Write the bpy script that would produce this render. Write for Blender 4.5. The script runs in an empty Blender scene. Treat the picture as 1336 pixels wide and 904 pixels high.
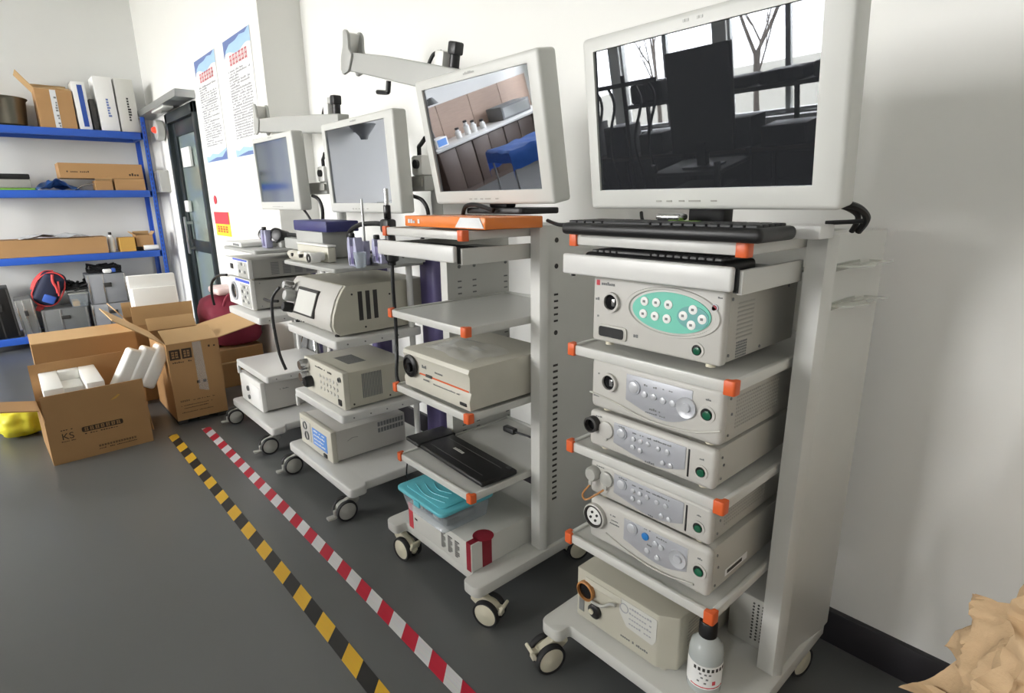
import bpy, bmesh, math, random
from mathutils import Vector, Matrix, noise
random.seed(7)
SC = bpy.context.scene
COL = SC.collection
PI = math.pi
# ------------------------------------------------------------------ camera
def make_camera():
    yaw, pit, rol = math.radians(48.2314), math.radians(14.6191), math.radians(-0.6245)
    F = Vector((-math.sin(yaw)*math.cos(pit), math.cos(yaw)*math.cos(pit), -math.sin(pit)))
    r = F.cross(Vector((0, 0, 1))).normalized(); u = r.cross(F)
    c, s = math.cos(rol), math.sin(rol)
    r2 = c*r + s*u; u2 = -s*r + c*u
    cam = bpy.data.cameras.new('camera'); o = bpy.data.objects.new('camera', cam); COL.objects.link(o)
    m = Matrix((r2, u2, -F)).transposed().to_4x4(); m.translation = Vector((0, 0, 1.5))
    o.matrix_world = m
    cam.sensor_fit = 'HORIZONTAL'; cam.sensor_width = 36; cam.lens = 738.1*36/1336
    cam.clip_start = .02; cam.clip_end = 200
    SC.camera = o
make_camera()
# ------------------------------------------------------------------ sky and exposure
W = bpy.data.worlds.new('sky'); SC.world = W; W.use_nodes = True
nt = W.node_tree; nt.nodes.clear()
wo = nt.nodes.new('ShaderNodeOutputWorld'); bg = nt.nodes.new('ShaderNodeBackground')
bg.inputs[0].default_value = (1.0, .99, .98, 1); bg.inputs[1].default_value = 26.0
nt.links.new(bg.outputs[0], wo.inputs[0])
VS = SC.view_settings
VS.view_transform = 'Standard'; VS.look = 'None'; VS.gamma = 1; VS.use_curve_mapping = False
VS.exposure = 0.34
# room extents
XF, XN, YW, YP, YB, ZC = -8.35, 3.0, 1.92, 1.614, -5.6, 4.2
WIN = [(-7.95, -6.35), (-6.15, -4.55), (-4.35, -2.75), (1.45, 1.92)]      # window openings in the back wall; narrow last one added for fill light
WZ0, WZ1 = .75, 3.75
for a, b in WIN:
    L = bpy.data.lights.new('window_portal', 'AREA'); L.shape = 'RECTANGLE'; L.size = b-a; L.size_y = WZ1-WZ0
    L.cycles.is_portal = True
    o = bpy.data.objects.new('window_portal', L); COL.objects.link(o)
    o.location = ((a+b)/2, YB-.12, (WZ0+WZ1)/2); o.rotation_euler = (PI/2, 0, 0)   # -Z axis -> +Y
# ------------------------------------------------------------------ materials
def lin(c):
    c = c/255
    return c/12.92 if c <= .04045 else ((c+.055)/1.055)**2.4
def rgb(c): return (lin(c[0]), lin(c[1]), lin(c[2]), 1)
MATS = {}
def mat(name, c, rough=.5, metal=0, var=.06, scale=18, bump=0, bscale=60, ior=1.5, trans=0, alpha=1, coat=0, emit=0, stretch=None, rvar=0):
    m = bpy.data.materials.new(name); m.use_nodes = True; MATS[name] = m
    n = m.node_tree.nodes; l = m.node_tree.links
    p = n['Principled BSDF']
    p.inputs['Roughness'].default_value = rough; p.inputs['Metallic'].default_value = metal
    p.inputs['IOR'].default_value = ior; p.inputs['Transmission Weight'].default_value = trans
    p.inputs['Alpha'].default_value = alpha; p.inputs['Coat Weight'].default_value = coat
    p.inputs['Coat Roughness'].default_value = .08
    col = rgb(c)
    tc = n.new('ShaderNodeTexCoord'); mp = n.new('ShaderNodeMapping'); l.new(tc.outputs['Object'], mp.inputs[0])
    if stretch: mp.inputs['Scale'].default_value = stretch
    nz = n.new('ShaderNodeTexNoise'); nz.inputs['Scale'].default_value = scale; nz.inputs['Detail'].default_value = 5
    l.new(mp.outputs[0], nz.inputs['Vector'])
    rp = n.new('ShaderNodeMix'); rp.data_type = 'RGBA'
    rp.inputs['A'].default_value = tuple(max(0, v*(1-var)) for v in col[:3])+(1,)
    rp.inputs['B'].default_value = tuple(min(1, v*(1+var)) for v in col[:3])+(1,)
    l.new(nz.outputs['Fac'], rp.inputs['Factor']); l.new(rp.outputs['Result'], p.inputs['Base Color'])
    if rvar:
        mr = n.new('ShaderNodeMapRange'); mr.inputs['From Min'].default_value = .2; mr.inputs['From Max'].default_value = .8
        mr.inputs['To Min'].default_value = rough-rvar; mr.inputs['To Max'].default_value = rough+rvar
        l.new(nz.outputs['Fac'], mr.inputs['Value']); l.new(mr.outputs['Result'], p.inputs['Roughness'])
    if bump:
        nb = n.new('ShaderNodeTexNoise'); nb.inputs['Scale'].default_value = bscale; nb.inputs['Detail'].default_value = 4
        l.new(mp.outputs[0], nb.inputs['Vector'])
        bp = n.new('ShaderNodeBump'); bp.inputs['Strength'].default_value = bump; bp.inputs['Distance'].default_value = .01
        l.new(nb.outputs['Fac'], bp.inputs['Height']); l.new(bp.outputs[0], p.inputs['Normal'])
    if emit:
        p.inputs['Emission Color'].default_value = col; p.inputs['Emission Strength'].default_value = emit
    return m
mat('wall', (238, 238, 234), .7, var=.02, scale=3, bump=.03, bscale=120)
mat('wall_far', (228, 229, 227), .7, var=.02, scale=3)
mat('ceiling', (232, 232, 230), .8, var=.01)
mat('floor', (97, 99, 99), .325, var=.10, scale=1.4, bump=.03, bscale=4, rvar=.04, ior=1.55)
mat('baseboard', (44, 42, 46), .45)
mat('cart', (206, 206, 201), .32, var=.02, bump=.01, bscale=300)
mat('cart_white', (214, 214, 211), .3, var=.02)
mat('cart_grey', (176, 177, 173), .4, var=.02)
mat('orange_film', (232, 132, 62), .22, var=.06, bump=.1, bscale=30)
mat('orange', (222, 100, 50), .4, var=.06)
mat('red_trim', (190, 60, 45), .45)
mat('device', (194, 192, 186), .42, var=.02, bump=.02, bscale=500)
mat('device_side', (182, 180, 172), .48, var=.02, bump=.03, bscale=500)
mat('device_warm', (190, 187, 172), .45, var=.03, bump=.02, bscale=400)
mat('device_cream', (202, 199, 186), .45, var=.03)
mat('device_grey', (164, 163, 156), .45, var=.03)
mat('silver', (184, 186, 192), .38, metal=.3, var=.03)
mat('silver_button', (196, 198, 202), .32, metal=.2)
mat('print_grey', (120, 122, 122), .6)
mat('print_light', (166, 168, 172), .6)
mat('title_red', (226, 130, 138), .6)
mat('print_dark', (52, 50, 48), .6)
mat('print_brown', (62, 46, 32), .7)
mat('print_red', (205, 70, 80), .6)
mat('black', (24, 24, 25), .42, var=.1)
mat('black_gloss', (14, 14, 16), .2, var=.1)
mat('black_cable', (18, 18, 19), .5)
mat('dark_key', (30, 31, 33), .5)
mat('grey_key', (76, 76, 76), .5)
mat('green_lens', (26, 92, 66), .25)
mat('green_sticker', (150, 205, 70), .5)
mat('teal', (112, 198, 176), .45)
mat('teal_dark', (106, 168, 164), .45)
mat('white_plastic', (236, 236, 232), .35, var=.02)
mat('rubber', (40, 40, 41), .6)
mat('caster_cream', (216, 210, 188), .4)
mat('caster_grey', (176, 176, 170), .4)
mat('chrome', (200, 200, 200), .2, metal=.9)
mat('blue_button', (40, 120, 190), .35)
mat('blue_panel', (96, 148, 220), .45)
mat('blue_stripe', (70, 95, 205), .45)
mat('purple', (88, 80, 124), .42)
mat('lilac', (168, 168, 196), .4)
mat('navy', (52, 54, 110), .4)
mat('brown_ring', (176, 122, 66), .5)
mat('screen', (168, 172, 180), .015, metal=1, var=.01)
mat('screen_dark', (92, 95, 100), .012, metal=.8, var=.01)
mat('screen_soft', (176, 184, 192), .1, metal=1, var=.01)
mat('monitor', (208, 209, 204), .4, var=.015, bump=.015, bscale=600)
mat('monitor_back', (180, 180, 176), .5, var=.02)
mat('steel_blue', (44, 92, 190), .38, var=.06, scale=10)
mat('deck_grey', (150, 152, 156), .5)
mat('cardboard', (178, 138, 92), .75, var=.07, scale=6, bump=.05, bscale=90)
mat('cardboard_light', (202, 166, 118), .75, var=.06, scale=6, bump=.05, bscale=90)
mat('cardboard_yellow', (206, 160, 78), .7, var=.06)
mat('kraft', (206, 176, 138), .8, var=.06, scale=9, bump=.7, bscale=22)
mat('foam', (244, 244, 240), .75, var=.015, bump=.06, bscale=220)
mat('paper', (238, 238, 236), .7, var=.01)
mat('paper_grey', (206, 206, 200), .7, var=.02)
mat('book_blue', (45, 80, 165), .5)
mat('poster_blue', (106, 126, 180), .5)
mat('poster_sky', (170, 205, 238), .5)
mat('yellow', (236, 226, 60), .45, var=.1, bump=.2, bscale=30)
mat('maroon', (132, 38, 60), .7, var=.12, bump=.1, bscale=30)
mat('dark_frame', (48, 56, 58), .35, metal=.3)
mat('door_glass', (150, 166, 160), .12, metal=.35, var=.05, scale=2)
mat('aluminium', (176, 178, 178), .32, metal=.8)
mat('pot', (120, 116, 104), .3, metal=.85, var=.15, scale=5)
mat('led_red', (255, 60, 40), .4, emit=1.2)
mat('red_cloth', (224, 78, 78), .6)
mat('navy_cloth', (34, 40, 66), .7, var=.15)
mat('blue_cloth', (66, 104, 196), .6, var=.1)
mat('blue_film', (78, 128, 210), .35, var=.15, bump=.3, bscale=14)
mat('wood', (172, 148, 132), .5, var=.16, scale=5, stretch=(1, 1, 9))
mat('bench_dark', (84, 70, 62), .5, var=.08)
mat('bench_top', (226, 226, 224), .35)
mat('lid_teal', (98, 190, 204), .35, var=.03)
mat('dark_red', (140, 30, 46), .5)
mat('bark', (70, 62, 54), .9)
mat('ground', (120, 118, 108), .9)
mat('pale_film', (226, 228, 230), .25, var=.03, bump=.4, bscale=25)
mat('skin_pink', (232, 208, 206), .5)
def glassy(name, c, alpha, rough=.08):
    m = mat(name, c, rough, alpha=alpha, var=.02); return m
glassy('clear_acrylic', (226, 228, 218), .45)
glassy('clear_box', (190, 200, 208), .38)
glassy('clear_film', (235, 238, 240), .22, .12)
glassy('bottle_clear', (206, 212, 210), .72, .15)
glassy('window_glass', (235, 242, 245), .06, .02)
def stripes(name, c1, c2, pitch, slope):
    m = mat(name, c1, .4); n = m.node_tree.nodes; l = m.node_tree.links; p = n['Principled BSDF']
    tc = n.new('ShaderNodeTexCoord'); sp = n.new('ShaderNodeSeparateXYZ'); l.new(tc.outputs['Object'], sp.inputs[0])
    a = n.new('ShaderNodeMath'); a.operation = 'MULTIPLY_ADD'; a.inputs[1].default_value = slope
    l.new(sp.outputs['Y'], a.inputs[0]); l.new(sp.outputs['X'], a.inputs[2])
    d = n.new('ShaderNodeMath'); d.operation = 'DIVIDE'; d.inputs[1].default_value = pitch; l.new(a.outputs[0], d.inputs[0])
    f = n.new('ShaderNodeMath'); f.operation = 'FRACT'; l.new(d.outputs[0], f.inputs[0])
    g = n.new('ShaderNodeMath'); g.operation = 'GREATER_THAN'; g.inputs[1].default_value = .5; l.new(f.outputs[0], g.inputs[0])
    nz = n.new('ShaderNodeTexNoise'); nz.inputs['Scale'].default_value = 25
    mx = n.new('ShaderNodeMix'); mx.data_type = 'RGBA'; mx.inputs['A'].default_value = rgb(c1); mx.inputs['B'].default_value = rgb(c2)
    l.new(g.outputs[0], mx.inputs['Factor'])
    m2 = n.new('ShaderNodeMix'); m2.data_type = 'RGBA'; m2.blend_type = 'MULTIPLY'; m2.inputs['Factor'].default_value = .25
    l.new(mx.outputs['Result'], m2.inputs['A']); l.new(nz.outputs['Color'], m2.inputs['B'])
    l.new(m2.outputs['Result'], p.inputs['Base Color'])
stripes('tape_red', (206, 36, 62), (232, 232, 234), .171, 1.0)
stripes('tape_yellow', (240, 190, 50), (40, 40, 40), .211, 1.0)
# ------------------------------------------------------------------ mesh helpers
def B(): return bmesh.new()
def merge(b, t, M=None):
    if M is not None: bmesh.ops.transform(t, matrix=M, verts=t.verts)
    me = bpy.data.meshes.new('tmp'); t.to_mesh(me); t.free(); b.from_mesh(me); bpy.data.meshes.remove(me)
    return b
def box(b, x0, x1, y0, y1, z0, z1, r=0, s=2, M=None):
    t = bmesh.new(); bmesh.ops.create_cube(t, size=1)
    for v in t.verts: v.co = Vector(((x0+x1)/2+v.co.x*(x1-x0), (y0+y1)/2+v.co.y*(y1-y0), (z0+z1)/2+v.co.z*(z1-z0)))
    if r: bmesh.ops.bevel(t, geom=list(t.edges), offset=min(r, .49*min(abs(x1-x0), abs(y1-y0), abs(z1-z0))), segments=s, profile=.5, affect='EDGES', clamp_overlap=True)
    return merge(b, t, M)
def ax3(axis, p, h):
    if axis == 'z': return Vector((p[0], p[1], h))
    if axis == 'x': return Vector((h, p[0], p[1]))
    return Vector((p[0], h, p[1]))
def prism(b, pts, axis, lo, hi, r=0, s=2, M=None):
    t = bmesh.new()
    a = [t.verts.new(ax3(axis, p, lo)) for p in pts]; c = [t.verts.new(ax3(axis, p, hi)) for p in pts]
    n = len(pts); t.faces.new(a); t.faces.new(c[::-1])
    for i in range(n): t.faces.new((a[i], c[i], c[(i+1) % n], a[(i+1) % n]))
    bmesh.ops.recalc_face_normals(t, faces=t.faces)
    if r:
        es = [e for e in t.edges if (e.verts[0] in a and e.verts[1] in a) or (e.verts[0] in c and e.verts[1] in c)]
        bmesh.ops.bevel(t, geom=es, offset=r, segments=s, profile=.5, affect='EDGES', clamp_overlap=True)
    return merge(b, t, M)
def rpoly(pts, r, seg=5):
    out = []; n = len(pts)
    for i in range(n):
        p, q, w = Vector(pts[i-1]), Vector(pts[i]), Vector(pts[(i+1) % n])
        rr = r[i] if isinstance(r, (list, tuple)) else r
        a = (p-q); c = (w-q); la, lc = a.length, c.length
        if rr <= 0: out.append(tuple(q)); continue
        d = min(rr, la*.49, lc*.49); A = q+a.normalized()*d; Cc = q+c.normalized()*d
        for k in range(seg+1):
            u = k/seg; out.append(tuple((1-u)**2*A+2*u*(1-u)*q+u*u*Cc))
    return out
def cyl(b, c, axis, r, h, seg=24, r2=None, bev=0, M=None, sx=1, sz=1):
    t = bmesh.new(); bmesh.ops.create_cone(t, cap_ends=True, segments=seg, radius1=r, radius2=r if r2 is None else r2, depth=h)
    if bev:
        es = [e for e in t.edges if len(e.link_faces) == 2 and abs(e.verts[0].co.z-e.verts[1].co.z) < 1e-6]
        bmesh.ops.bevel(t, geom=es, offset=bev, segments=2, profile=.5, affect='EDGES')
    if isinstance(axis, str): axis = {'x': Vector((1, 0, 0)), 'y': Vector((0, 1, 0)), 'z': Vector((0, 0, 1))}[axis]
    R = Vector(axis).to_track_quat('Z', 'Y').to_matrix().to_4x4()
    bmesh.ops.transform(t, matrix=Matrix.Translation(Vector(c)) @ Matrix.Diagonal((sx, 1, sz, 1)) @ R, verts=t.verts)
    return merge(b, t, M)
def ring(b, c, axis, r, w, h, seg=28, M=None, sx=1, sz=1):
    """flat ring (tube section w wide, h deep)"""
    return lathe(b, [(r-w, -h/2), (r, -h/2), (r, h/2), (r-w, h/2)], c, seg, axis, close=True, M=M, sx=sx, sz=sz)
def lathe(b, prof, c, seg=24, axis='z', close=False, M=None, sx=1, sz=1):
    t = bmesh.new(); rows = []
    for k in range(seg):
        a = 2*PI*k/seg; rows.append([t.verts.new((p[0]*math.cos(a), p[0]*math.sin(a), p[1])) for p in prof])
    m = len(prof)
    for k in range(seg):
        A, C = rows[k], rows[(k+1) % seg]
        for i in range(m if close else m-1):
            j = (i+1) % m
            try: t.faces.new((A[i], C[i], C[j], A[j]))
            except ValueError: pass
    bmesh.ops.remove_doubles(t, verts=t.verts, dist=1e-6)
    bmesh.ops.recalc_face_normals(t, faces=t.faces)
    if isinstance(axis, str): axis = {'x': Vector((1, 0, 0)), 'y': Vector((0, 1, 0)), 'z': Vector((0, 0, 1))}[axis]
    R = Vector(axis).to_track_quat('Z', 'Y').to_matrix().to_4x4()
    bmesh.ops.transform(t, matrix=Matrix.Translation(Vector(c)) @ Matrix.Diagonal((sx, 1, sz, 1)) @ R, verts=t.verts)
    return merge(b, t, M)
def smooth_path(pts, k=6):
    P = [Vector(p) for p in pts]; out = []
    for i in range(len(P)-1):
        a, p, q, c = P[max(i-1, 0)], P[i], P[i+1], P[min(i+2, len(P)-1)]
        for j in range(k):
            t = j/k; out.append(.5*((2*p)+(q-a)*t+(2*a-5*p+4*q-c)*t*t+(3*p-a-3*q+c)*t**3))
    out.append(P[-1]); return out
def tube(b, pts, r, seg=8, sm=6, M=None):
    P = smooth_path(pts, sm) if sm else [Vector(p) for p in pts]
    t = bmesh.new(); prev = None; up = Vector((0, 0, 1)); first = None
    for i, p in enumerate(P):
        d = (P[min(i+1, len(P)-1)]-P[max(i-1, 0)])
        d = d.normalized() if d.length > 1e-9 else Vector((0, 0, 1))
        if i == 0:
            up = Vector((1, 0, 0)) if abs(d.z) > .9 else Vector((0, 0, 1))
        s = d.cross(up).normalized(); up = s.cross(d).normalized()
        rr = r[min(i, len(r)-1)] if isinstance(r, (list, tuple)) else r
        rg = [t.verts.new(p+rr*(math.cos(2*PI*k/seg)*s+math.sin(2*PI*k/seg)*up)) for k in range(seg)]
        if prev:
            for k in range(seg): t.faces.new((prev[k], prev[(k+1) % seg], rg[(k+1) % seg], rg[k]))
        else: first = rg
        prev = rg
    t.faces.new(first[::-1]); t.faces.new(prev)
    bmesh.ops.recalc_face_normals(t, faces=t.faces)
    return merge(b, t, M)
def ball(b, c, rx, ry, rz, seg=16, M=None):
    t = bmesh.new(); bmesh.ops.create_uvsphere(t, u_segments=seg, v_segments=max(6, seg//2), radius=1)
    bmesh.ops.transform(t, matrix=Matrix.Translation(Vector(c)) @ Matrix.Diagonal((rx, ry, rz, 1)), verts=t.verts)
    return merge(b, t, M)
def quad(b, pts, th=.002, M=None):
    """thin slab through four points"""
    p = [Vector(q) for q in pts]; n = (p[1]-p[0]).cross(p[3]-p[0]).normalized()*th/2
    t = bmesh.new(); a = [t.verts.new(q+n) for q in p]; c = [t.verts.new(q-n) for q in p]
    t.faces.new(a); t.faces.new(c[::-1])
    for i in range(4): t.faces.new((a[i], c[i], c[(i+1) % 4], a[(i+1) % 4]))
    bmesh.ops.recalc_face_normals(t, faces=t.faces)
    return merge(b, t, M)
def greek(b, x0, z0, w, h, n, y=-.0006, th=.0012, cjk=False, M=None):
    """small print-like strokes along x in the plane y"""
    s = w/n
    for i in range(n):
        if not cjk and random.random() < .12: continue
        x = x0+i*s
        if cjk:
            for k in range(3):
                zz = z0+h*(.08+.4*k); box(b, x+s*.1, x+s*(.6+.3*random.random()), y-th/2, y+th/2, zz, zz+h*.14, M=M)
            for xx in (.2, .62): box(b, x+s*xx, x+s*(xx+.14), y-th/2, y+th/2, z0+h*.05*random.random(), z0+h, M=M)
        else:
            hh = h*random.choice((.62, .62, .7, 1)); box(b, x+s*.12, x+s*.82, y-th/2, y+th/2, z0, z0+hh, M=M)
    return b
SMALL = {'body_text', 'title', 'lettering', 'small_print', 'logo_print', 'symbols', 'tape_print', 'side_vents', 'model_print', 'port_labels', 'port_symbols', 'plate_print', 'label_print', 'panel_text', 'side_louvres', 'speaker_grille', 'screws', 'perforation', 'rivets', 'side_print', 'spine_text', 'print', 'nameplate', 'pins', 'top_grille', 'side_grille'}
def link(o, parent=None):
    COL.objects.link(o)
    if parent is not None: o.parent = parent
    return o
def obj(name, b, m, parent=None, ang=38):
    bmesh.ops.recalc_face_normals(b, faces=b.faces) if False else None
    ca = math.radians(ang)
    for e in b.edges:
        if len(e.link_faces) == 2: e.smooth = e.calc_face_angle(0) < ca
    for f in b.faces: f.smooth = True
    me = bpy.data.meshes.new(name); b.to_mesh(me); b.free()
    me.materials.append(MATS[m] if isinstance(m, str) else m)
    o = link(bpy.data.objects.new(name, me), parent)
    if name in SMALL and parent is not None: o['kind'] = 'stuff'
    return o
def tag(o, label, cat, group=None):
    o['label'] = label; o['category'] = cat
    if group: o['group'] = group
    return o
def thing(name, label, cat, loc=(0, 0, 0), rz=0, group=None):
    o = bpy.data.objects.new(name, None); o.empty_display_size = .1; COL.objects.link(o)
    o.location = loc; o.rotation_euler = (0, 0, rz); return tag(o, label, cat, group)
def struct(name, b, m, parent=None):
    o = obj(name, b, m, parent)
    if parent is None: o['kind'] = 'structure'
    return o
def text_mesh(body, size):
    c = bpy.data.curves.new('t', 'FONT'); c.body = body; c.size = size; c.extrude = .0004; c.align_x = 'CENTER'
    o = bpy.data.objects.new('t', c); COL.objects.link(o)
    dg = bpy.context.evaluated_depsgraph_get(); me = bpy.data.meshes.new_from_object(o.evaluated_get(dg))
    bpy.data.objects.remove(o); bpy.data.curves.remove(c)
    b = B(); b.from_mesh(me); bpy.data.meshes.remove(me); return b
RX = lambda a: Matrix.Rotation(a, 4, 'X')
RY = lambda a: Matrix.Rotation(a, 4, 'Y')
RZ = lambda a: Matrix.Rotation(a, 4, 'Z')
TR = lambda x, y, z: Matrix.Translation((x, y, z))
# ------------------------------------------------------------------ the room
struct('floor', box(B(), XF-.2, XN+.2, YB-.2, YW+.2, -.12, 0), 'floor')
struct('ceiling', box(B(), XF-.2, XN+.2, YB-.2, YW+.2, ZC, ZC+.15), 'ceiling')
# wall behind the carts, with the thicker pier that carries the notices and the door opening in it
DX0, DX1, DZ = -7.40, -6.22, 2.42
struct('wall_right', box(B(), -4.404, XN+.2, YW, YW+.2, 0, ZC), 'wall')
b = B()
box(b, DX1, -4.404, YP, YW+.2, 0, ZC); box(b, XF, DX0, YP, YW+.2, 0, ZC); box(b, DX0, DX1, YP, YW+.2, DZ, ZC)
struct('wall_pier', b, 'wall')
struct('wall_far', box(B(), XF-.2, XF, YB-.2, YW+.2, 0, ZC), 'wall_far')
struct('wall_near', box(B(), XN, XN+.2, YB-.2, YW+.2, 0, ZC), 'wall')
b = B(); xs = [XF]+[v for w in WIN for v in w]+[XN]
for i in range(0, len(xs), 2): box(b, xs[i], xs[i+1], YB-.2, YB, 0, ZC)
for a, c in WIN: box(b, a, c, YB-.2, YB, 0, WZ0); box(b, a, c, YB-.2, YB, WZ1, ZC)
struct('wall_back', b, 'wall')
for i, (a, c) in enumerate(WIN):
    b = B()
    for x in (a, (a+c)/2, c): box(b, x-.035, x+.035, YB-.12, YB-.05, WZ0, WZ1, .004)
    for z in (WZ0+.03, 2.75, WZ1-.03): box(b, a, c, YB-.12, YB-.05, z-.035, z+.035, .004)
    w = struct('window_%d' % (i+1), b, 'aluminium')  # the last is the unseen fill window added to brighten the right side
    for x0, x1 in ((a+.035, (a+c)/2-.035), ((a+c)/2+.035, c-.035)):
        for z0, z1 in ((WZ0+.06, 2.715), (2.785, WZ1-.06)):
            obj('pane', box(B(), x0, x1, YB-.09, YB-.085, z0, z1), 'window_glass', w)
    obj('window_sill', box(B(), a-.05, c+.05, YB-.06, YB+.12, WZ0-.04, WZ0, .006), 'bench_top', w)
struct('baseboard_right', box(B(), -4.40, XN, YW-.022, YW+.01, 0, .125, .003), 'baseboard')
struct('baseboard_pier', box(B(), DX1+.06, -4.384, YP-.018, YP+.01, 0, .125, .003), 'baseboard')
# door
b = B()
box(b, DX0, DX0+.09, YP-.03, YP+.12, 0, DZ, .006); box(b, DX1-.09, DX1, YP-.03, YP+.12, 0, DZ, .006); box(b, DX0, DX1, YP-.03, YP+.12, DZ-.1, DZ, .006)
d = struct('door_1', b, 'dark_frame')
b = B(); x0, x1 = DX0+.09, DX1-.09
box(b, x0, x0+.14, YP+.01, YP+.06, .02, DZ-.1, .004); box(b, x1-.13, x1, YP+.01, YP+.06, .02, DZ-.1, .004)
box(b, x0+.14, x1-.13, YP+.01, YP+.06, DZ-.24, DZ-.1, .004); box(b, x0+.14, x1-.13, YP+.01, YP+.06, .02, .3, .004); box(b, x0+.14, x1-.13, YP+.01, YP+.06, .98, 1.1, .004)
lf = obj('door_leaf', b, 'dark_frame', d)
obj('pane', box(B(), x0+.14, x1-.13, YP+.03, YP+.04, 1.1, DZ-.24), 'door_glass', lf)
obj('pane', box(B(), x0+.14, x1-.13, YP+.03, YP+.04, .3, .98), 'door_glass', lf)
b = B(); box(b, x0+.2, x0+.26, YP-.06, YP-.04, .95, 1.35, .008); box(b, x0+.21, x0+.25, YP-.05, YP+.02, 1.0, 1.03); box(b, x0+.21, x0+.25, YP-.05, YP+.02, 1.27, 1.3)
obj('door_handle', b, 'aluminium', lf)
obj('lock_box', box(B(), x0+.18, x0+.32, YP-.02, YP+.02, 1.4, 1.52, .01), 'white_plastic', lf)
b = B(); box(b, x0+.3, x0+.62, YP-.002, YP+.02, 1.86, 2.05); obj('notice_sheet', b, 'paper', lf)
# header over the door with a pale strip below, alarm lamp, junction box
t = thing('door_header', 'grey metal header projecting over the dark glass door', 'door header', (-7.15, YP, 2.44))
obj('header_plate', prism(B(), [(-.175, .0), (0, .0), (0, .07), (-.165, .07)], 'x', -.98, .95, .004), 'aluminium', t)
obj('pale_strip', box(B(), -.2, .35, -.15, -.06, -.02, .0, .004), 'white_plastic', t)
t = thing('alarm_lamp', 'round grey alarm lamp glowing red beside the door', 'alarm', (-7.62, YP, 2.28))
obj('housing', cyl(B(), (0, -.05, 0), 'y', .11, .08, 28, bev=.02), 'cart_grey', t)
obj('lens', lathe(B(), [(0, .05), (.02, .045), (.032, .025), (.036, 0)], (.02, -.08, 0), 20, Vector((0, -1, 0))), 'led_red', t)
t = thing('junction_box', 'grey wall box between blue shelving and door', 'wall box', (-8.0, YP, 1.62))
obj('case', box(B(), -.28, .28, -.1, -.0, 0, .24, .006), 'cart_grey', t); obj('cover', box(B(), -.25, .25, -.106, -.1, .02, .22, .004), 'deck_grey', t)
# notices
def notice(x0, x1, label, rows, seed):
    random.seed(seed); w = x1-x0
    t = thing('notice_poster', label, 'poster', ((x0+x1)/2, YP-.001, 1.855), 0, 'notice posters on the pier'); h = .872
    obj('sheet', box(B(), -w/2, w/2, -.004, 0, 0, h), 'paper', t)
    def wave(z, amp, ph, top):
        pts = [(-w/2+w*i/16, z+amp*math.sin(ph+i*.55)) for i in range(17)]
        return pts+[(w/2, top), (-w/2, top)]
    obj('banner', prism(B(), wave(h-.11, .016, .3, h-.004), 'y', -.0048, -.004), 'poster_sky', t)
    obj('banner_corner', prism(B(), [(-w/2+.004, h-.13), (-w/2+.06, h-.075), (-w/2+.15, h-.045), (-w/2+.3, h-.04), (-w/2+.4, h-.02), (w/2-.1, h-.03), (w/2-.02, h-.004), (-w/2+.004, h-.004)], 'y', -.0056, -.005), 'poster_blue', t)
    obj('banner_foot', prism(B(), [(-w/2, 0.004), (w/2, .004), (w/2, .1), (w/2-.12, .08), (w/2-.25, .06), (-w/2+.2, .075), (-w/2+.1, .05), (-w/2, .06)], 'y', -.0048, -.004), 'poster_sky', t)
    obj('banner_wave', prism(B(), [(-w/2+.02, .006), (w/2-.004, .006), (w/2-.004, .08), (w/2-.14, .03), (0, .035), (-w/2+.15, .02)], 'y', -.0056, -.005), 'poster_blue', t)
    obj('title', greek(B(), -w/2+.12, h-.2, w-.2, .075, 6, -.006, .001, cjk=True), 'title_red', t)
    b = B(); z = h-.24
    for r in range(rows):
        n = random.choice((24, 25, 26, 18, 12, 26))
        greek(b, -w/2+.06, z, (w-.12)*n/26, .014, n, -.005, .001); z -= (h-.36)/rows
    obj('body_text', b, 'print_light', t)
notice(-6.08, -5.455, 'white rules notice nearer the glass door, blue wave borders, red title', 26, 3)
notice(-5.215, -4.59, 'white rules notice at the pier edge above the farthest monitor', 26, 4)
t = thing('wall_calendar', 'small red and yellow leaf calendar hanging below the notices', 'calendar', (-5.87, YP-.001, 1.19))
obj('sheet', box(B(), -.22, .22, -.006, 0, 0, .22), 'yellow', t); obj('red_head', box(B(), -.22, .22, -.009, -.006, .11, .22), 'print_red', t)
obj('print', greek(B(), -.17, .03, .34, .06, 4, -.007, .002, cjk=True), 'print_red', t)
t = thing('wall_tag', 'tiny red tag with paper strip on the wall above the calendar', 'tag', (-6.0, YP-.001, 1.42))
obj('strip', box(B(), -.03, .03, -.004, 0, -.0, .08), 'paper', t); obj('seal', cyl(B(), (0, -.005, .1), 'y', .04, .006, 16), 'print_red', t)
# floor tapes
for nm, y, m, lab, x0 in (('warning_tape', .643, 'tape_yellow', 'yellow and black striped warning tape on the grey floor', -4.13), ('warning_tape', .842, 'tape_red', 'red and white striped warning tape nearest the carts', -4.11)):
    o = obj(nm, box(B(), 0, 5.4, -.027, .027, 0, .0012), m); o.location = (x0, y, 0.0002); tag(o, lab, 'floor tape', 'striped floor tapes')
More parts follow.
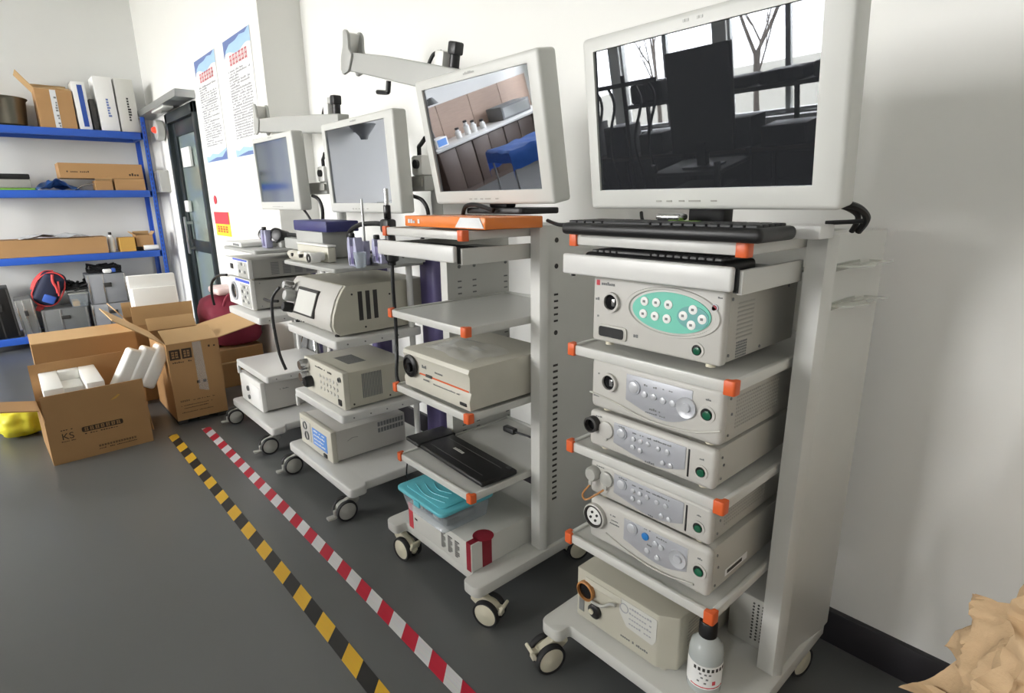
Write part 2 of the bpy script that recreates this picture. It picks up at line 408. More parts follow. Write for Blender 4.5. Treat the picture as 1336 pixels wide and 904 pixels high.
# ------------------------------------------------------------------ instrument carts with orange corner caps
def caster(root, x, y, ang, top, style, sg=-1):
    """swivel caster; ang = direction of the axle, wheel trails behind the stem"""
    M = TR(x, y, 0) @ RZ(ang)
    R = .052; tr = .045*sg
    b = B(); cyl(b, (0, 0, top-.012), 'z', .016, .03, 16, M=M)
    cream = style == 'single'; mm = 'caster_cream' if cream else 'caster_grey'
    prism(b, rpoly([(-.022*sg, top-.012), (.022*sg, top-.012), (tr+.04*sg, R+.03), (tr+.035*sg, R-.005), (tr-.02*sg, R-.008), (-.03*sg, R+.03)], .008, 3), 'x', -.014, .014, .004, M=M)
    f = obj('caster', b, mm, root)
    for s in (-1, 1):
        ty = lathe(B(), [(.043, -.010), (R-.003, -.011), (R, -.007), (R, .007), (R-.003, .011), (.043, .010)], (s*.027, tr, R), 36, 'x', close=True, M=M); obj('tyre', ty, 'rubber', f)
        h = B(); lathe(h, [(0, .0125), (.008, .013), (.012, .0105), (.038, .0105), (.0435, .007), (.0435, -.01), (0, -.011)], (s*.027, tr, R), 36, Vector((s, 0, 0)), M=M); d = obj('wheel_disc', h, mm, f)
    if cream:
        p = B(); box(p, -.024, .024, -.006, .006, -.022, .022, .004, M=M @ TR(0, tr+.056*sg, R+.028) @ RX(-.45*sg)); box(p, -.012, .012, -.012, .012, -.03, .0, .003, M=M @ TR(0, tr+.045*sg, R+.03)); obj('brake_pedal', p, mm, f)
    else:
        p = B(); box(p, -.016, .016, -.022, .022, -.006, .006, .004, M=M @ TR(0, tr+.068*sg, R-.026)); box(p, -.008, .008, -.012, .012, -.02, .02, .004, M=M @ TR(0, tr+.045*sg, R-.012)); obj('brake_pedal', p, mm, f)
    return f
def cart_orange(loc, label, slots, brackets, angs, ztops):
    t = thing('instrument_cart', label, 'cart', (loc[0], loc[1], 0), 0, 'carts with orange shelf corners')
    hw = .318
    pl = rpoly([(-hw, -.045), (-.232, -.045), (-.232, .008), (.232, .008), (.232, -.045), (hw, -.045), (hw, .634), (-hw, .634)], [.035, .03, .012, .012, .03, .035, .02, .02], 6)
    obj('base_plate', prism(B(), pl, 'z', .122, .165, .005), 'cart', t)
    prof = [(.252, .286), (.298, .286), (.314, .306), (.314, .314), (.303, .320), (.303, .46), (.322, .585), (.322, .63), (.252, .63)]
    for s in (-1, 1):
        tw = obj('tower', prism(B(), [(s*p[0], p[1]) for p in prof], 'z', .165, 1.412, .002), 'cart', t)
        obj('rear_trim', box(B(), s*.300-.012, s*.300+.012, .628, .642, 1.24, 1.40, .003), 'red_trim', tw)
        if slots:
            b = B(); X = s*.3032
            for k in range(24): box(b, X-.001, X+.001, .350, .374, .36+k*.0236, .368+k*.0236)
            for z in (1.36, 1.27, 1.03): cyl(b, (X, .362, z), 'x', .009, .003, 12)
            for k in range(5): box(b, X-.001, X+.001, .352, .372, 1.07+k*.024, 1.077+k*.024)
            o = obj('slot_holes', b, 'print_dark', tw); o['kind'] = 'stuff'
            b = B(); X = s*.2518
            for yy in (.34, .42, .60):
                for k in range(30): box(b, X-.001, X+.001, yy, yy+.02, .4+k*.0262, .406+k*.0262)
                cyl(b, (X, yy+.01, 1.225), 'x', .008, .003, 12)
            o = obj('slot_holes', b, 'print_grey', tw); o['kind'] = 'stuff'
    for i, z in enumerate(ztops):
        b = B(); hx = .243
        box(b, -hx+.01, hx-.01, .01, .60, z-.024, z-.006)
        box(b, -hx, hx, 0, .014, z-.028, z, .004); box(b, -hx, -hx+.014, 0, .6, z-.028, z, .004); box(b, hx-.014, hx, 0, .6, z-.028, z, .004); box(b, -hx, hx, .59, .604, z-.028, z+.004, .004)
        sh = obj('shelf', b, 'cart', t)
        for s in (-1, 1):
            c = B(); pp = rpoly([(s*.222, -.006), (s*.249, -.006), (s*.249, .022), (s*.236, .022), (s*.233, .010), (s*.222, .008)], [.003, .008, .003, .003, .004, .003], 4)
            prism(c, pp, 'z', z-.031, z+.004, .003); obj('corner_cap', c, 'orange', sh)
    # keyboard drawer under the top shelf
    dr = obj('drawer', box(B(), -.225, .225, 0, .42, 1.313, 1.318), 'cart_grey', t)
    obj('drawer_front', box(B(), -.248, .232, -.03, -.012, 1.305, 1.358, .006, 3), 'cart_white', dr)
    for s in (-1, 1):
        obj('slide_rail', box(B(), s*.238-.006, s*.238+.006, -.004, .30, 1.298, 1.350, .002), 'cart', dr)
    obj('gap_shade', box(B(), .228, .236, -.012, -.004, 1.302, 1.354), 'black', dr)  # black strip stands in for shade in the gap behind the front
    obj('drawer_foot', cyl(B(), (-.225, -.01, 1.302), 'z', .006, .008, 10), 'black', dr)
    if brackets:
        for z in (1.335, 1.240):
            b = B(); prism(b, rpoly([(.304, .33), (.345, .34), (.365, .42), (.352, .50), (.37, .56), (.31, .54)], .012, 4), 'z', z-.0025, z+.0025, .001)
            box(b, .303, .308, .33, .545, z-.012, z+.006)
            obj('cable_bracket', b, 'clear_acrylic', t)
    for (x, y), a in zip(((-.272, 0), (.272, 0), (-.272, .585), (.272, .585)), angs): caster(t, x, y, a[0], .122, 'single', a[1])
    return t
ang = lambda x, y: math.atan2(y, x)
C4 = (-.80, 1.15); C3 = (-1.685, 1.085)
ZT4 = [1.407, 1.103, .808, .503]; ZT3 = [1.403, 1.092, .789, .486]
cart_orange(C4, 'cart with orange shelf corners nearest the camera, stacked with five grey consoles', False, True, [(ang(.98, -.3), -1), (ang(.4, -.9), 1), (ang(.7, .7), 1), (ang(.95, -.2), -1)], ZT4)
cart_orange(C3, 'half empty cart with orange shelf corners holding the flat black keyboard', True, False, [(ang(.1, -1), 1), (ang(.35, -.94), 1), (ang(-.6, -.8), 1), (ang(.9, -.3), -1)], ZT3)
# ------------------------------------------------------------------ monitors
def monitor(label, ctr, w, h, tilt, root_z, ss, scr='screen', depth=.075, stand=True, tr=None, arm=None):
    cx, cy, cz = ctr
    t = thing('monitor', label, 'monitor', (cx, cy+.08, root_z), 0, 'monitors on the carts')
    M = TR(0, -.08, cz-root_z) @ RX(math.radians(tilt))
    l, r, tp, bt = ss
    b = bmesh.new(); bmesh.ops.create_cube(b, size=1)
    for v in b.verts: v.co = Vector((v.co.x*w, depth/2+v.co.y*depth, v.co.z*h))
    bmesh.ops.bevel(b, geom=list(b.edges), offset=.012, segments=3, profile=.5, affect='EDGES')
    f = max((q for q in b.faces if q.normal.y < -.9), key=lambda q: q.calc_area())
    bmesh.ops.inset_individual(b, faces=[f], thickness=.01)
    for v in f.verts: v.co.x = -w/2+l if v.co.x < 0 else w/2-r; v.co.z = h/2-tp if v.co.z > 0 else -h/2+bt
    o = bmesh.ops.extrude_discrete_faces(b, faces=[f])['faces'][0]
    for v in o.verts: v.co.y += .009
    bmesh.ops.transform(b, matrix=M, verts=b.verts)
    hs = obj('housing', b, 'monitor', t, 30)
    obj('screen', box(B(), -w/2+l-.001, w/2-r+.001, .0075, .012, -h/2+bt-.001, h/2-tp+.001, M=M), scr, t)
    k = B(); box(k, -w/2+.03, w/2-.03, depth-.002, depth+.012, -h/2+.03, h/2-.03, .01, M=M); box(k, -w*.3, w*.3, depth+.008, depth+.04, -h*.35, h*.3, .014, M=M)
    obj('back_shell', k, 'monitor_back', t)
    for i, x in enumerate((-.1, -.07, -.035, .0, .05)):
        k = B(); box(k, x-(.008 if i != 3 else .016), x+(.008 if i != 3 else .016), -.0015, .002, -h/2+bt*.38, -h/2+bt*.38+.004, .001, M=M); obj('button', k, 'device_grey', hs)
    k = greek(B(), -.03, h/2-tp*.6, .06, .008, 7, -.0008, .0012, M=M); obj('nameplate', k, 'cart_grey', hs)
    if stand:
        k = B(); box(k, -.05, .05, .0, .05, .02, cz-root_z-.05, .01); obj('stand_neck', k, 'black', t)
        k = B(); prism(k, rpoly([(-.16, -.03), (.16, -.03), (.18, .15), (-.18, .15)], .03), 'z', 0, .022, .005); obj('stand_base', k, 'black', t)
    return t
# near monitor on a stand over the white plate
M4Z = ZT4[0]+.004
monitor('largest white monitor on the nearest cart, dark screen mirroring windows', (-.752, 1.24, 1.682), .650, .428, 7.5, M4Z, (.037, .058, .034, .05), 'screen_dark')
monitor('white monitor standing on an orange box on the second cart', (-1.617, 1.3, 1.703), .660, .450, 10.2, 1.448, (.043, .05, .034, .048), depth=.08)
monitor('white monitor with pale empty screen on the third cart from the camera', (-2.655, 1.375, 1.663), .728, .447, 2.5, 1.5, (.045, .075, .034, .048), stand=False)
monitor('farthest white monitor in front of the notices', (-3.75, 1.37, 1.672), .67, .45, 1.7, 1.5, (.03, .075, .03, .05), 'screen_soft', stand=False)
# ------------------------------------------------------------------ keyboards
def keyboard(label, loc, w, d, h, m, km, rz=0, rows=5, cols=18, tilt=0, name='keyboard', accents=None, flip=False):
    t = thing(name, label, 'keyboard', loc, rz)
    M = RX(tilt)
    obj('case', box(B(), -w/2, w/2, 0, d, 0, h, min(.012, h*.45), 3, M=M), m, t)
    kw = (w-.03)/cols; kd = (d-.035)/rows
    for r in range(rows):
        c = 0
        while c < cols:
            n = 5 if (r == 0 and c == 4) else 1
            x = -w/2+.015+c*kw; y = .014+r*kd
            col = km
            if accents and r == rows-1 and accents[0] <= c <= accents[1]: col = 'green_sticker'
            obj('key', box(B(), x+.0015, x+kw*n-.0015, y+.0015, y+kd-.0015, h-.002, h+.006, .002, 1, M=M), col, t); c += n
    return t
keyboard('black medical keyboard with green stickers on the nearest cart top shelf', (-.775, 1.105, ZT4[0]+.002), .535, .17, .03, 'black', 'dark_key', rows=5, accents=(8, 10))
keyboard('grey keyboard lying in the pulled drawer of the nearest cart', (-.80, 1.15, 1.3185), .40, .15, .045, 'black', 'grey_key', rows=5)
keyboard('black keyboard lying in the drawer of the half empty cart', (-1.70, 1.10, 1.3185), .38, .14, .02, 'black', 'dark_key', rows=4, cols=14)
t = thing('foil_pack', 'small silver foil pack on the black keyboard below the nearest monitor', 'pack', (-.80, 1.245, ZT4[0]+.038)); obj('wrap', box(B(), -.035, .035, -.02, .02, 0, .016, .007, 3), 'chrome', t)
t = thing('power_strip', 'white flat power box behind the black keyboard under the largest monitor', 'box', (-.56, 1.34, ZT4[0]+.001)); obj('case', box(B(), -.05, .085, -.03, .05, 0, .03, .004), 'cart_white', t); obj('socket_face', box(B(), -.04, .0, -.034, -.03, .006, .024, .002), 'print_grey', t)
# keyboard lying face down on the lower shelf of the second cart
t = thing('overturned_keyboard', 'flat black keyboard lying face down across a lower shelf', 'keyboard', (-1.72, 1.245, ZT3[3]+.002), math.radians(-3))
obj('case', box(B(), -.268, .268, -.085, .085, 0, .02, .008, 3), 'black', t)
obj('wrist_rest', box(B(), -.28, -.17, -.095, .095, .006, .024, .007, 3), 'black', t)
for y in (-.045, .045): obj('groove', box(B(), -.15, .22, y-.0015, y+.0015, .0198, .0206), 'grey_key', t)
obj('sticker', greek(B(), -.05, 0, .07, .02, 6, M=TR(0, .0, .0205) @ RX(-PI/2)), 'paper_grey', t)
for x in (-.24, .24): obj('foot', box(B(), x-.012, x+.012, .06, .075, .0195, .023, .001), 'dark_key', t)
# loose items on the second cart
t = thing('orange_box', 'flat box wrapped in glossy orange film under the second monitor', 'box', (-1.595, 1.30, ZT3[0]+.004))
# plan polygon seen from the front: front edge then receding right side
pl = rpoly([(-.265, -.165), (.205, -.165), (.235, .06), (-.235, .06)], .006, 3)
obj('box_body', prism(B(), pl, 'z', 0, .038, .004), 'orange_film', t)
b = B(); quad(b, [(.05, -.1665, .004), (.2, -.1665, .004), (.18, -.1665, .036), (.08, -.1665, .036)], .002); obj('film_glare_patch', b, 'pale_film', t)  # pale patch painted as glare on the film
obj('label_strip', greek(B(), -.24, .012, .08, .014, 5, -.1662), 'pale_film', t)
t = thing('power_plug', 'black power plug and cord lying on the lower shelf', 'plug', (-1.76, 1.56, ZT3[3]+.002)); obj('plug', box(B(), -.04, .03, -.015, .015, 0, .026, .006), 'black', t); obj('cord', tube(B(), [(.03, 0, .012), (.1, .01, .012), (.18, .0, .012), (.215, .02, .012)], .0045), 'black_cable', t)
# ------------------------------------------------------------------ consoles on the nearest cart
def knob(parent, x, z, r, d, m, name='knob', y=0, rim=None, seg=24):
    b = lathe(B(), [(0, d), (r*.8, d), (r, d*.75), (r, -.002)], (x, y, z), seg, Vector((0, -1, 0)))
    o = obj(name, b, m, parent)
    if rim: obj('rim', ring(B(), (x, y-.001, z), 'y', r*1.35, r*.35, .004, seg), rim, parent)
    return o
def socket(parent, x, z, r, rim='device', name='socket', y=0, pins=True):
    b = B(); ring(b, (x, y-.004, z), 'y', r*1.28, r*.28, .010); o = obj(name, b, rim, parent)
    obj('socket_hole', cyl(B(), (x, y-.0008, z), 'y', r, .002, 24), 'black_gloss', o)
    if pins: obj('contact', box(B(), x+r*.05, x+r*.55, y-.004, y-.001, z-r*.5, z+r*.4, .001), 'chrome', o)
    return o
def power(parent, x, z, r, y=0):
    b = B(); ring(b, (x, y-.001, z), 'y', r*1.7, r*.5, .003); o = obj('power_switch', b, 'device', parent)
    obj('switch_well', cyl(B(), (x, y-.0005, z), 'y', r*1.2, .001, 20), 'black', o)
    obj('switch_cap', cyl(B(), (x+r*.15, y-.003, z-r*.1), 'y', r*.85, .006, 20, bev=.001), 'green_lens', o)
    return o
def feet(parent, w, d, m='caster_cream', h=.012):
    for x in (-w/2+.04, w/2-.04):
        for y in (.03, d-.05): obj('foot', cyl(B(), (x, y, -h/2), 'z', .012, h, 14), m, parent)
def console(name, label, cat, loc, w, d, h, m='device', ms='device_side', r=.012, foot=.012):
    t = thing(name, label, cat, loc)
    obj('front_panel', box(B(), -w/2, w/2, 0, .03, 0, h, r, 3), m, t)
    obj('chassis', box(B(), -w/2+.004, w/2-.004, .018, d, .003, h-.003, .004), ms, t)
    if foot: feet(t, w, d, h=foot)
    return t
dx = -.808
# a: teal oval panel
w, h = .386, .178
t = console('light_source', 'grey console with teal oval button panel on the nearest cart', 'console', (-.809, 1.197, ZT4[1]+.013), w, .40, h, r=.008)
fx = lambda u: -w/2+u*w; fz = lambda v: h*(1-v)
obj('bezel_rim', lathe(B(), [(.135, 0), (.132, .004), (.122, .004), (.119, 0)], (fx(.635), 0, fz(.38)), 48, Vector((0, -1, 0)), sz=.46), 'device', t)
pn = obj('oval_panel', cyl(B(), (fx(.635), -.001, fz(.38)), 'y', .110, .004, 48, sz=.45), 'teal', t)
obj('cursor_panel', cyl(B(), (fx(.80), -.0025, fz(.40)), 'y', .042, .004, 32, sz=.66), 'teal_dark', pn)
for u, v in ((.445, .27), (.535, .265), (.625, .27), (.44, .45), (.53, .46), (.62, .47), (.80, .29), (.735, .39), (.865, .40), (.795, .50)):
    k = knob(pn, fx(u), fz(v), .0115, .003, 'white_plastic', 'button', -.003); obj('button_mark', box(B(), fx(u)-.004, fx(u)+.003, -.0068, -.0058, fz(v)-.003, fz(v)+.003), 'print_grey', k)
socket(t, fx(.17), fz(.36), .021)
b = prism(B(), rpoly([(fx(.06), fz(.93)), (fx(.31), fz(.93)), (fx(.31), fz(.72)), (fx(.06), fz(.72))], .012), 'y', -.004, .0, .001); o = obj('slot_port', b, 'device_side', t)
obj('slot_recess', prism(B(), rpoly([(fx(.07), fz(.905)), (fx(.285), fz(.905)), (fx(.285), fz(.75)), (fx(.07), fz(.75))], .008), 'y', -.005, -.004), 'black', o)
power(t, fx(.84), fz(.83), .011)
knob(t, fx(.935), fz(.23), .007, .004, 'dark_red', 'indicator_lamp', rim='silver')
obj('logo', box(B(), fx(.03), fx(.06), -.0008, .0005, fz(.13), fz(.05), .001), 'print_red', t)
obj('lettering', greek(B(), fx(.075), fz(.12), .045, .009, 7), 'print_grey', t)
b = B(); greek(b, fx(.025), fz(.36), .014, .008, 2); greek(b, fx(.025), fz(.62), .014, .008, 2); greek(b, fx(.36), fz(.83), .016, .012, 2); greek(b, fx(.95), fz(.1), .012, .004, 3); obj('port_symbols', b, 'print_grey', t)
sd = w/2-.0035
b = B()
for k in range(9): box(b, sd, sd+.001, .07, .15, .055+k*.0105, .059+k*.0105)
obj('side_louvres', b, 'device_grey', t)
b = B()
for i in range(7):
    for j in range(6): box(b, sd, sd+.0008, .075+i*.008, .08+i*.008, .008+j*.007, .012+j*.007)
obj('speaker_grille', b, 'print_grey', t)
b = B()
for y, z in ((.04, .155), (.04, .02), (.2, .015), (.34, .155)): cyl(b, (sd+.0005, y, z), 'x', .004, .002, 10)
obj('screws', b, 'print_grey', t)
# b..e processors with silver fascia
def fascia(t, w, h, x0, x1, z0, z1, sag):
    n = 14; pts = [(x0, z1), (x1, z1)]
    for i in range(n+1):
        u = 1-i/n; pts.append((x0+(x1-x0)*u, z0-sag*math.sin(PI*u)*(.6+.8*u)*.7))
    return obj('fascia', prism(B(), pts, 'y', -.002, .004, .0008), 'silver', t)
def side_detail(t, w, h, grid=True, d=.40):
    sd = w/2-.0035
    if grid:
        b = B()
        for i in range(22):
            for j in range(9): box(b, sd, sd+.0006, .07+i*.0105, .0755+i*.0105, .03+j*.0095, .0345+j*.0095)
        o = obj('vent_grid', b, 'device_grey', t); o['kind'] = 'stuff'
    b = B()
    for y, z in ((.04, .02), (.04, h-.03), (.05, h*.5)): cyl(b, (sd+.0005, y, z), 'x', .0035, .002, 10)
    obj('screws', b, 'print_grey', t)
# c (middle shelf, lower) then b on top of it
wc, hc = .386, .105
def video_unit(label, loc, plugs):
    t = console('video_processor', label, 'console', loc, wc, .42, hc, r=.012, foot=.010)
    X = lambda u: -wc/2+u*wc; Zz = lambda v: hc*(1-v)
    fa = fascia(t, wc, hc, X(.23), X(.80), hc*.3, hc*.86, hc*.28)
    knob(fa, X(.30), Zz(.36), .013, .006, 'silver_button', 'dial', -.002, rim='silver')
    for u, v in ((.40, .40), (.46, .40), (.52, .40), (.60, .42), (.67, .42), (.40, .62), (.46, .64), (.64, .74), (.70, .74)):
        knob(fa, X(u), Zz(v), .0068, .004, 'silver_button', 'button', -.002)
    b = B()
    for u in (.39, .45, .51, .56, .595, .63, .665): greek(b, X(u), Zz(.26), .012, .005, 3, -.0026, .0008)
    greek(b, X(.5), Zz(.9), .03, .006, 5, -.0026, .0008); greek(b, X(.27), Zz(.2), .03, .004, 4, -.0026, .0008); obj('lettering', b, 'print_grey', fa)
    obj('card_slot', box(B(), X(.815), X(.828), -.001, .003, hc*.14, hc*.84, .001), 'black', t)
    power(t, X(.91), Zz(.62), .011)
    obj('switch_label', greek(B(), X(.895), Zz(.32), .012, .004, 3), 'print_grey', t)
    obj('port_labels', greek(B(), X(.06), Zz(.14), .03, .004, 4), 'print_grey', t)
    if plugs:
        for k, (u, v, dd) in enumerate(((.05, .36, .024), (.165, .40, .01))):
            cp = knob(t, X(u), Zz(v), .022, dd, 'caster_grey', 'socket_cap')
            obj('cap_tab', box(B(), X(u)-.006, X(u)+.006, -dd, -dd+.004, Zz(v)-.033, Zz(v)-.018, .002), 'caster_grey', cp)
        obj('cap_strap', tube(B(), [(X(.045), -.02, Zz(.68)), (X(.01), -.035, Zz(.95)), (X(.05), -.04, Zz(1.05)), (X(.12), -.03, Zz(.85)), (X(.16), -.012, Zz(.7))], .003), 'brown_ring', t)
    else:
        s = obj('socket', lathe(B(), [(.0225, 0), (.0225, .02), (.017, .022), (.0165, .003), (0, .003)], (X(.05), 0, Zz(.36)), 24, Vector((0, -1, 0))), 'print_dark', t)
        obj('socket_hole', cyl(B(), (X(.05), -.006, Zz(.36)), 'y', .0165, .004, 20), 'black_gloss', s)
        cp = knob(t, X(.165), Zz(.42), .024, .008, 'device', 'socket_cap'); obj('cap_tab', box(B(), X(.15), X(.18), -.008, -.003, Zz(.72), Zz(.62), .002), 'device', cp)
    side_detail(t, wc, hc, plugs); return t
video_unit('console with black round socket, lower of the pair on the middle shelf', (-.783, 1.163, ZT4[2]+.011), False)
wb, hb = .392, .142
t = console('light_unit', 'tallest grey console stacked above the one with the black socket', 'console', (-.778, 1.163, ZT4[2]+.011+hc+.010), wb, .42, hb, r=.02, foot=.008)
X = lambda u: -wb/2+u*wb; Zz = lambda v: hb*(1-v)
socket(t, X(.17), Zz(.40), .020)
fa = fascia(t, wb, hb, X(.31), X(.80), hb*.36, hb*.86, hb*.26)
obj('fascia_lip', tube(B(), [(X(.0), -.001, hb*.30), (X(.2), -.002, hb*.24), (X(.5), -.004, hb*.10), (X(.8), -.003, hb*.14), (X(.995), -.001, hb*.30)], .003, 8), 'device_side', t)
knob(fa, X(.375), Zz(.36), .0145, .006, 'silver_button', 'dial', -.002, rim='silver')
for u, v in ((.46, .44), (.53, .44), (.60, .46), (.67, .46)): knob(fa, X(u), Zz(v), .0085, .004, 'silver_button', 'button', -.002)
o = obj('large_dial', lathe(B(), [(.027, 0), (.026, .004), (.020, .002), (.012, .001), (.011, .006), (0, .006)], (X(.765), -.002, Zz(.46)), 32, Vector((0, -1, 0))), 'silver_button', fa)
b = B(); greek(b, X(.5), Zz(.70), .045, .006, 8, -.0026, .0008); greek(b, X(.47), Zz(.77), .06, .004, 10, -.0026, .0008); greek(b, X(.45), Zz(.28), .012, .005, 2, -.0026, .0008); greek(b, X(.52), Zz(.28), .012, .005, 2, -.0026, .0008); greek(b, X(.59), Zz(.26), .03, .004, 5, -.0026, .0008); obj('lettering', b, 'print_grey', fa)
power(t, X(.90), Zz(.48), .0125); obj('switch_label', greek(B(), X(.885), Zz(.24), .014, .005, 3), 'print_grey', t)
b = B(); greek(b, X(.05), Zz(.3), .012, .004, 2); greek(b, X(.03), Zz(.76), .02, .005, 4); obj('port_labels', b, 'print_grey', t)
side_detail(t, wb, hb)
# e: lowest with triple-pin socket, d above it
he = .138
t = console('electrosurgical_unit', 'console with round four-pin socket and blue button on the lowest shelf', 'console', (-.782, 1.175, ZT4[3]+.011), .392, .42, he, r=.02, foot=.008)
X = lambda u: -.196+u*.392; Zz = lambda v: he*(1-v)
o = obj('socket', lathe(B(), [(.038, 0), (.038, .012), (.034, .014), (.034, .003), (0, .003)], (X(.07), 0, Zz(.42)), 32, Vector((0, -1, 0))), 'device', t)
obj('socket_ring', ring(B(), (X(.07), -.009, Zz(.42)), 'y', .034, .004, .012), 'print_dark', o); obj('socket_face', cyl(B(), (X(.07), -.006, Zz(.42)), 'y', .028, .008, 28, bev=.002), 'white_plastic', o)
b = B()
for a in range(4): cyl(b, (X(.07)+.013*math.cos(a*PI/2+.5), -.011, Zz(.42)+.013*math.sin(a*PI/2+.5)), 'y', .004, .004, 10)
obj('pins', b, 'black', o)
fa = fascia(t, .392, he, X(.33), X(.84), he*.36, he*.84, he*.22)
obj('fascia_lip', tube(B(), [(X(.17), -.001, he*.28), (X(.4), -.003, he*.12), (X(.65), -.004, he*.07), (X(.9), -.002, he*.18)], .0028, 8), 'device_side', t)
knob(fa, X(.40), Zz(.30), .014, .006, 'silver_button', 'dial', -.002, rim='silver'); knob(fa, X(.515), Zz(.33), .011, .004, 'blue_button', 'blue_button', -.002)
for u, v in ((.60, .38), (.645, .40), (.535, .62), (.62, .66)): knob(fa, X(u), Zz(v), .008, .004, 'silver_button', 'button', -.002)
obj('large_dial', lathe(B(), [(.026, 0), (.025, .004), (.019, .002), (.012, .001), (.011, .006), (0, .006)], (X(.775), -.002, Zz(.46)), 32, Vector((0, -1, 0))), 'silver_button', fa)
b = B(); greek(b, X(.5), Zz(.18), .022, .004, 4, -.0026, .0008); greek(b, X(.6), Zz(.24), .034, .004, 5, -.0026, .0008); greek(b, X(.53), Zz(.5), .016, .004, 3, -.0026, .0008); obj('lettering', b, 'print_grey', fa)
b = B(); greek(b, X(.2), Zz(.26), .02, .005, 4); greek(b, X(.2), Zz(.36), .03, .003, 6); greek(b, X(.2), Zz(.44), .034, .004, 6); obj('model_print', b, 'print_grey', t)
power(t, X(.925), Zz(.50), .0125); obj('switch_label', greek(B(), X(.91), Zz(.26), .014, .005, 3), 'print_grey', t)
side_detail(t, .392, he, False)
lb = obj('rating_label', box(B(), .1925, .1935, .09, .21, .022, .042), 'paper', t); obj('label_print', box(B(), .1934, .194, .1, .18, .027, .037), 'print_dark', lb)
video_unit('console with two grey capped sockets, above the four-pin socket unit', (-.785, 1.175, ZT4[3]+.011+he+.010), True)
# f: cream box on the base
w, h, d = .355, .178, .36
t = thing('air_pump', 'cream box with brown ringed port on the base of the nearest cart', 'console', (-.868, 1.207, .176))
pl = [(-w/2, 0), (w/2-.05, 0), (w/2, .035), (w/2, d), (-w/2, d)]
obj('case', prism(B(), rpoly(pl, .006, 3), 'z', 0, h, .006), 'device_warm', t)
feet(t, w, d, 'device_cream', .011)
X = lambda u: -w/2+u*w; Zz = lambda v: h*(1-v)
obj('handle_recess', box(B(), X(.1), X(.5), -.004, .002, Zz(.22), Zz(.10), .003), 'device_cream', t)
o = obj('port_ring', lathe(B(), [(.032, 0), (.033, .014), (.028, .016), (.027, .002), (0, .002)], (X(.12), 0, Zz(.36)), 28, Vector((0, -1, 0))), 'brown_ring', t)
obj('port_hole', cyl(B(), (X(.12), -.004, Zz(.36)), 'y', .027, .006, 24), 'black_gloss', o)
k = knob(t, X(.22), Zz(.68), .024, .012, 'black', 'black_port'); obj('port_core', cyl(B(), (X(.2), -.013, Zz(.68)), 'y', .009, .006, 14), 'caster_cream', k)
obj('inlet_plate', box(B(), X(.03), X(.09), -.002, .001, Zz(.86), Zz(.55), .002), 'print_grey', t)
obj('lever', tube(B(), [(X(.2), -.012, Zz(.48)), (X(.32), -.016, Zz(.42)), (X(.4), -.01, Zz(.3)), (X(.46), -.012, Zz(.25))], .005), 'caster_grey', t)

pts = [(X(.48), Zz(.10)), (w/2-.053, Zz(.10)), (w/2-.053, Zz(.50)), (X(.82), Zz(.62)), (X(.56), Zz(.58)), (X(.48), Zz(.36))]
pn = obj('control_plate', prism(B(), rpoly(pts, .006, 3), 'y', -.0018, .0006), 'paper_grey', t)
b = B(); ring(b, (X(.53), -.002, Zz(.25)), 'y', .016, .003, .002)
for i in range(4): greek(b, X(.58), Zz(.2+.1*i), .08, .006, 9, -.0022, .0008)
obj('plate_print', b, 'print_light', pn)
obj('model_print', greek(B(), X(.5), Zz(.84), .10, .007, 14), 'print_grey', t)
b = B()
for k in range(8): box(b, w/2-.0004, w/2+.0008, .08, .3, .06+k*.011, .063+k*.011)
obj('side_louvres', b, 'device_grey', t)
obj('top_label', box(B(), -.12, .03, .12, .16, h-.0004, h+.0008), 'print_grey', t)
# g: small perforated box at the back right of the base
t = thing('power_supply', 'small grey perforated box beside the cart tower base', 'box', (-.60, 1.50, .167))
obj('case', box(B(), -.075, .075, 0, .2, 0, .17, .005), 'device_grey', t)
b = B()
for i in range(4):
    for j in range(12): cyl(b, (.0+i*.014, -.0004, .03+j*.011), 'y', .0034, .001, 8)
obj('perforation', b, 'print_dark', t)
# bottle
t = thing('reagent_bottle', 'clear bottle with black cap and white label on the nearest cart base', 'bottle', (-.622, 1.268, .166))
obj('body', lathe(B(), [(0, 0), (.042, .001), (.046, .006), (.046, .118), (.042, .14), (.026, .158), (.019, .163), (.019, .183), (0, .178)], (0, 0, 0), 32), 'bottle_clear', t)
obj('liquid', lathe(B(), [(0, .004), (.041, .005), (.0435, .01), (.0435, .108), (0, .108)], (0, 0, 0), 28), 'clear_film', t)
obj('cap', lathe(B(), [(.0, .212), (.022, .212), (.0245, .208), (.0245, .168), (.021, .166)], (0, 0, 0), 28), 'black', t)
lb = obj('label', lathe(B(), [(.0464, .024), (.0467, .024), (.0467, .098), (.0464, .098)], (0, 0, 0), 36, close=True), 'paper', t)
def onlabel(m, u0, u1, z0, z1, name):
    b = B(); n = 6; R = .0472
    for i in range(n):
        a0 = u0+(u1-u0)*i/n; a1 = u0+(u1-u0)*(i+1)/n
        quad(b, [(R*math.cos(a0), R*math.sin(a0), z0), (R*math.cos(a1), R*math.sin(a1), z0), (R*math.cos(a1), R*math.sin(a1), z1), (R*math.cos(a0), R*math.sin(a0), z1)], .0006)
    obj(name, b, m, lb)
for a in range(8): onlabel('print_dark', -1.75+a*.26, -1.6+a*.26, .082, .092, 'label_letter')
for a, z in ((-1.4, .07), (-1.1, .07), (-.85, .07), (-1.3, .058), (-1.0, .055), (-1.5, .045), (-1.1, .042)): onlabel('print_grey', a, a+.14, z, z+.005, 'label_letter')
onlabel('print_red', -.62, -.42, .040, .052, 'label_mark'); onlabel('print_red', -1.9, .2, .028, .031, 'label_rule')
